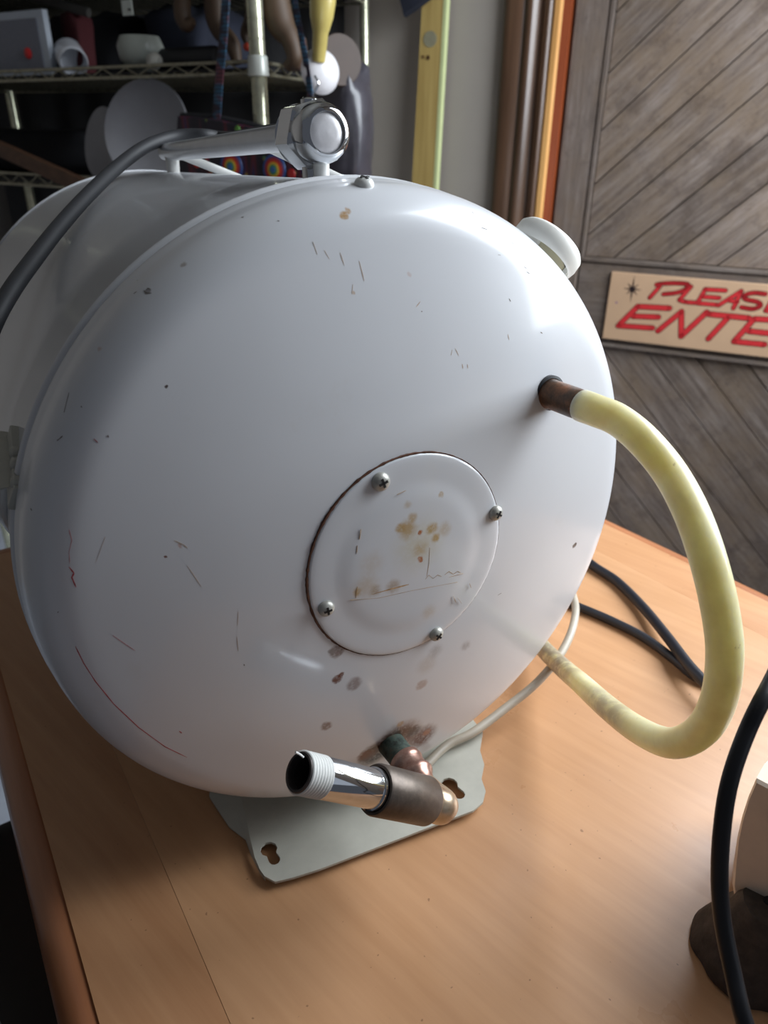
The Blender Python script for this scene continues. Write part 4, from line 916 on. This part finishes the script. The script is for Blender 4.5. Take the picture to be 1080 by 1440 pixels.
b = MB(); b.tube([bp_(x, y, BK-.0) for x, y in poly[:5]], .0055, 10, 4); b.build('rim', simple('black_fabric', (0, 0, 0)), bag)
for x, y, R_ in ((334, 234, 20), (394, 238, 20)):
    cR = bp_(x, y, BK)-nF*.0145; k = px2m(cR, 1)
    par = None
    for i, (rr_, cl) in enumerate(((R_, (52, 84, 150)), (R_*.82, (150, 50, 66)), (R_*.66, (206, 60, 40)), (R_*.50, (214, 176, 60)), (R_*.34, (72, 140, 90)), (R_*.2, (70, 110, 170)))):
        b = MB(); b.lathe(cR, -nF, [(0, rr_*k), (.0012+i*.0006, rr_*k*.97), (.0012+i*.0006, 0)], 28); o = b.build('rosette' if i == 0 else 'rosette_ring', simple('bead_%d' % i, srgb(*cl), .45), bag if i == 0 else par)
        if i == 0: par = o; o['label'] = 'rainbow bead rosette'
for x, y, w_, cl in ((285, 228, 7, (214, 44, 34)), (306, 236, 6, (168, 140, 50)), (304, 248, 6, (150, 44, 60)), (418, 244, 7, (176, 40, 40)), (343, 182, 5, (90, 140, 60))):
    cR = bp_(x, y, BK)-nF*.0145; k = px2m(cR, 1); b = MB(); b.lathe(cR, -nF, [(0, w_*k), (.0015, w_*k*.9), (.002, 0)], 14); b.build('bead_patch', simple('patch_%d' % cl[0], srgb(*cl), .45), bag)
def strap(pts, w_, nm='strap'):
    b = MB(); P, _ = spline([bp_(x, y, BK-.004) for x, y in pts], 1., 8); rr = []
    for i in range(len(P)):
        T = nrm(P[min(i+1, len(P)-1)]-P[max(i-1, 0)]); e = nrm(np.cross(T, nF)); h = px2m(P[i], w_/2)
        rr.append([P[i]+e*h, P[i]+e*h-nF*.002, P[i]-nF*.003, P[i]-e*h-nF*.002, P[i]-e*h])
    b.rings(rr, True, True)
    t = NT('beaded_strap') if 'beaded_strap' not in MATS else None
    if t:
        wv = t.n.new('ShaderNodeTexWave'); wv.bands_direction = 'Z'; wv.inputs['Scale'].default_value = 60; t.L(t.tc.outputs['Object'], wv.inputs['Vector'])
        c = t.ramp(t.noise(1, 1, .5, mscale=(30, 30, 55)), [(.38, srgb(40, 28, 44)), (.5, srgb(44, 92, 120)), (.6, srgb(96, 50, 60))]); t.col(t.mix(t.ramp(wv.outputs['Fac'], [(.6, 0.), (.75, .7)]), c, srgb(26, 24, 34))); t.set(rough=.5); MATS['beaded_strap'] = t.m
    return b.build(nm, MATS['beaded_strap'], bag, angle=60)
strap([(305, 168), (309, 110), (314, 60), (318, 0), (322, -66)], 14); strap([(445, 205), (441, 165), (433, 100), (424, 50), (415, 0), (406, -66)], 9)
# a small bright hook on the strap
b = MB(); c = bp_(443, 118, BK-.01); b.tube([c+ZZ*.010, c+ex*.006, c-ZZ*.012-ex*.002, c-ZZ*.030-ex*.006], .0016, 8, 5); b.build('strap_clip', m_chrome, bag)
# --- lower shelf things
m_pl = simple('pale_plate_glaze', srgb(196, 196, 202), .35, var=.04)
for x, y, R_, yaw, lb in ((214, 232, 66, .25, 'large pale plate leaning on edge on the lower shelf, right one of two'), (152, 240, 46, -.25, 'smaller pale plate leaning on edge on the lower shelf, left one of two')):
    c = vp(x, y, .10 if R_ > 50 else .13); d_ = nrm(-nF+ex*yaw+ZZ*.25); k = px2m(c, 1); rr_ = R_*k
    c[2] = S2+rr_*.97
    b = MB(); b.lathe(c, d_, [(-.006, 0), (-.006, rr_*.55), (0, rr_*.7), (.006, rr_), (.008, rr_*.99), (.003, rr_*.7), (-.002, rr_*.5), (-.002, 0)], 44); rebase(tag(b.build('pale_plate', m_pl), lb, 'plate'))
b = MB(); P_a, P_b = vp(-20, 200, -.03), vp(118, 262, -.03); b.box((P_a+P_b)/2, (P_b-P_a, nrm(np.cross(P_b-P_a, nF)), nF), (np.linalg.norm(P_b-P_a)/2, px2m(P_a, 9), .008)); rebase(tag(b.build('leaning_board', wood('brown_board', srgb(70, 48, 34), srgb(100, 70, 50), (0, 0, 0), (20, 60, 60), .6, .1), smooth=False), 'narrow brown board slanting down across the lower shelf at the left edge', 'board'))
blob('storage_bag', onshelf(60, .25, S2), .22, .10, .045, m_bag, 'low dark bag on the lower shelf behind the slanting brown board', 'bag', 7)
blob('plastic_wrapped_bundle', zz(vp(482, 200, .05), onpost(262, vp(482, 200, .05))), .045, .04, .085, simple('dark_grey_plastic', srgb(58, 56, 62), .3, var=.3, scale=30, bump=.5), 'crumpled dark grey plastic bundle beside the slim rack post behind the valve', 'bundle', 9)
# dark sheet added to stand in for the shade at the rack's back
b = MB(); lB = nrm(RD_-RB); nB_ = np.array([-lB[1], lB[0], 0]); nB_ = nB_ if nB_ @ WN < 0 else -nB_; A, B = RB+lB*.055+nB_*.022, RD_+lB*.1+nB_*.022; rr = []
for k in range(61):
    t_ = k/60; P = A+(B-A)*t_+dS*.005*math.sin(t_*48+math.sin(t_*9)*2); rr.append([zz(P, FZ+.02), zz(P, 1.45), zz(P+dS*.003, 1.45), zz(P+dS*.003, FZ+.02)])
b.rings(rr, True, True); rebase(tag(b.build('rack_shade_sheet', simple('charcoal_shade', srgb(46, 45, 46), .95, var=.15), angle=60), 'charcoal sheet added behind the wire shelf rack in place of the shade there', 'cloth'))

# ================================================================= long yellow board leaning on the wall
m_yel = wood('yellow_pine', srgb(160, 132, 74), srgb(194, 168, 104), (0, 0, 0), (60, 60, 3), .5, .1, .1)
m_yedge = simple('pale_green_edge', srgb(196, 204, 150), .5, var=.05)
yl0, yl1 = onw(582, 290, .02), onw(597, 0, .02); yr0, yr1 = onw(612, 290, .02), onw(627, 0, .02)
def extend(a, c, v): return a+(c-a)*(v-a[1])/(c[1]-a[1])
v0, v1 = FZ+.003, 1.25
cL0, cL1, cR0, cR1 = extend(yl0, yl1, v0), extend(yl0, yl1, v1), extend(yr0, yr1, v0), extend(yr0, yr1, v1)
yb_ = thing('yellow_board', 'long yellow pine board leaning upright on the grey wall left of the door casing', 'board', wallpt(cL0[0], v0, .02))
def yp(c, w): return wallpt(c[0], c[1], w)
def w_at(v): return .004+.03*(v1-v)/(v1-v0)
b = MB(); b.rings([[yp(c, w_at(c[1])+w) for c, w in ((L_, 0), (L_, .018), (R_, .018), (R_, 0))] for L_, R_ in ((cL0, cR0), (cL1, cR1))], True, True); b.build('board', m_yel, yb_, smooth=False)
eR0, eR1 = cR0+np.array([.0005, 0]), cR1+np.array([.0005, 0]); 
b = MB(); b.rings([[yp(c, w_at(c[1])+w) for c, w in ((L_, .002), (L_, .0185), (R_, .0185), (R_, .002))] for L_, R_ in ((eR0, eR0+np.array([.007, 0])), (eR1, eR1+np.array([.007, 0])))], True, True); b.build('edge_strip', m_yedge, yb_, smooth=False)
for x, y, w_, h_, mt, nm in ((605, 55, 9, 10, simple('grey_sticker', srgb(140, 136, 112), .6, var=.1, scale=120), 'sticker'), (602, 81, 2.5, 3, m_fit, 'knot'), (595, 80, 2, 2, m_fit, 'knot')):
    c = onw(x, y, .03); ww = w_at(c[1])+.0182; c = onw(x, y, ww); P = wallpt(c[0], c[1], ww); k = depth(P)/FPX
    b = MB(); b.prism([(w_*k*math.cos(q)*(1.15 if nm == 'sticker' else 1), h_*k*math.sin(q)) for q in [i*.5236+.26 for i in range(12)]], P, WD, ZZ, WN, .0008); b.build(nm, mt, yb_, smooth=False)
# dark garment corner hanging at the top
hh = onw(583, -10, .06); P = wallpt(hh[0], hh[1], .06)
pts = [(556, -80), (562, -10), (571, 25), (585, 16), (606, 0), (640, -30), (640, -80)]
A3 = [atpl(x, y, WN, P) for x, y in pts]; b = MB(); b.rings([A3, [q+WN*.012+(P-q)*.04 for q in A3], [q+WN*.018+(P-q)*.12 for q in A3]], True, True)
rebase(tag(b.build('hanging_garment', m_navy, angle=60), 'dark blue garment corner hanging above the yellow board at the top edge', 'garment'))

# ================================================================= black padded chair left of the table
m_ch = simple('black_vinyl', srgb(18, 18, 20), .45, var=.2, scale=20)
ch = thing('padded_chair', 'black padded chair standing left of the table, lower left corner', 'chair', (-.52, .30, FZ))
cc_ = np.array([-.485, .30, 0]); zs = -.26
def rb_(c, h, bev, nm, mat): b = MB(); b.bbox(c, (TV, TU, ZZ), h, bev); return b.build(nm, mat, ch, angle=50)
rb_(tuple(np.array([cc_[0]+.02, cc_[1]+.013, zs])-TU*.045), (.225, .155, .035), .5, 'seat', m_ch)
rb_(tuple(np.array([cc_[0], cc_[1], zs+.25])-TU*.205), (.19, .022, .15), .6, 'backrest', m_ch)
for i, j in ((-1, -1), (-1, 1), (1, -1), (1, 1)):
    P = np.array([cc_[0], cc_[1], 0])-TU*.045+TV*.17*i+TU*.13*j; b = MB(); b.lathe(zz(P, FZ), ZZ, [(0, .012), (.002, .014), (zs-.03-FZ, .012)], 14, cap0=True, cap1=True); b.build('leg', simple('dark_metal', srgb(60, 60, 66), .3, .8), ch)
for i in (-1, 1):
    P = np.array([cc_[0], cc_[1], 0])+TV*.15*i-TU*.19; b = MB(); b.tube([zz(P, zs), zz(P-TU*.012, zs+.15), zz(P-TU*.014, zs+.3)], .010, 12, 4); b.build('back_post', MATS['dark_metal'], ch)
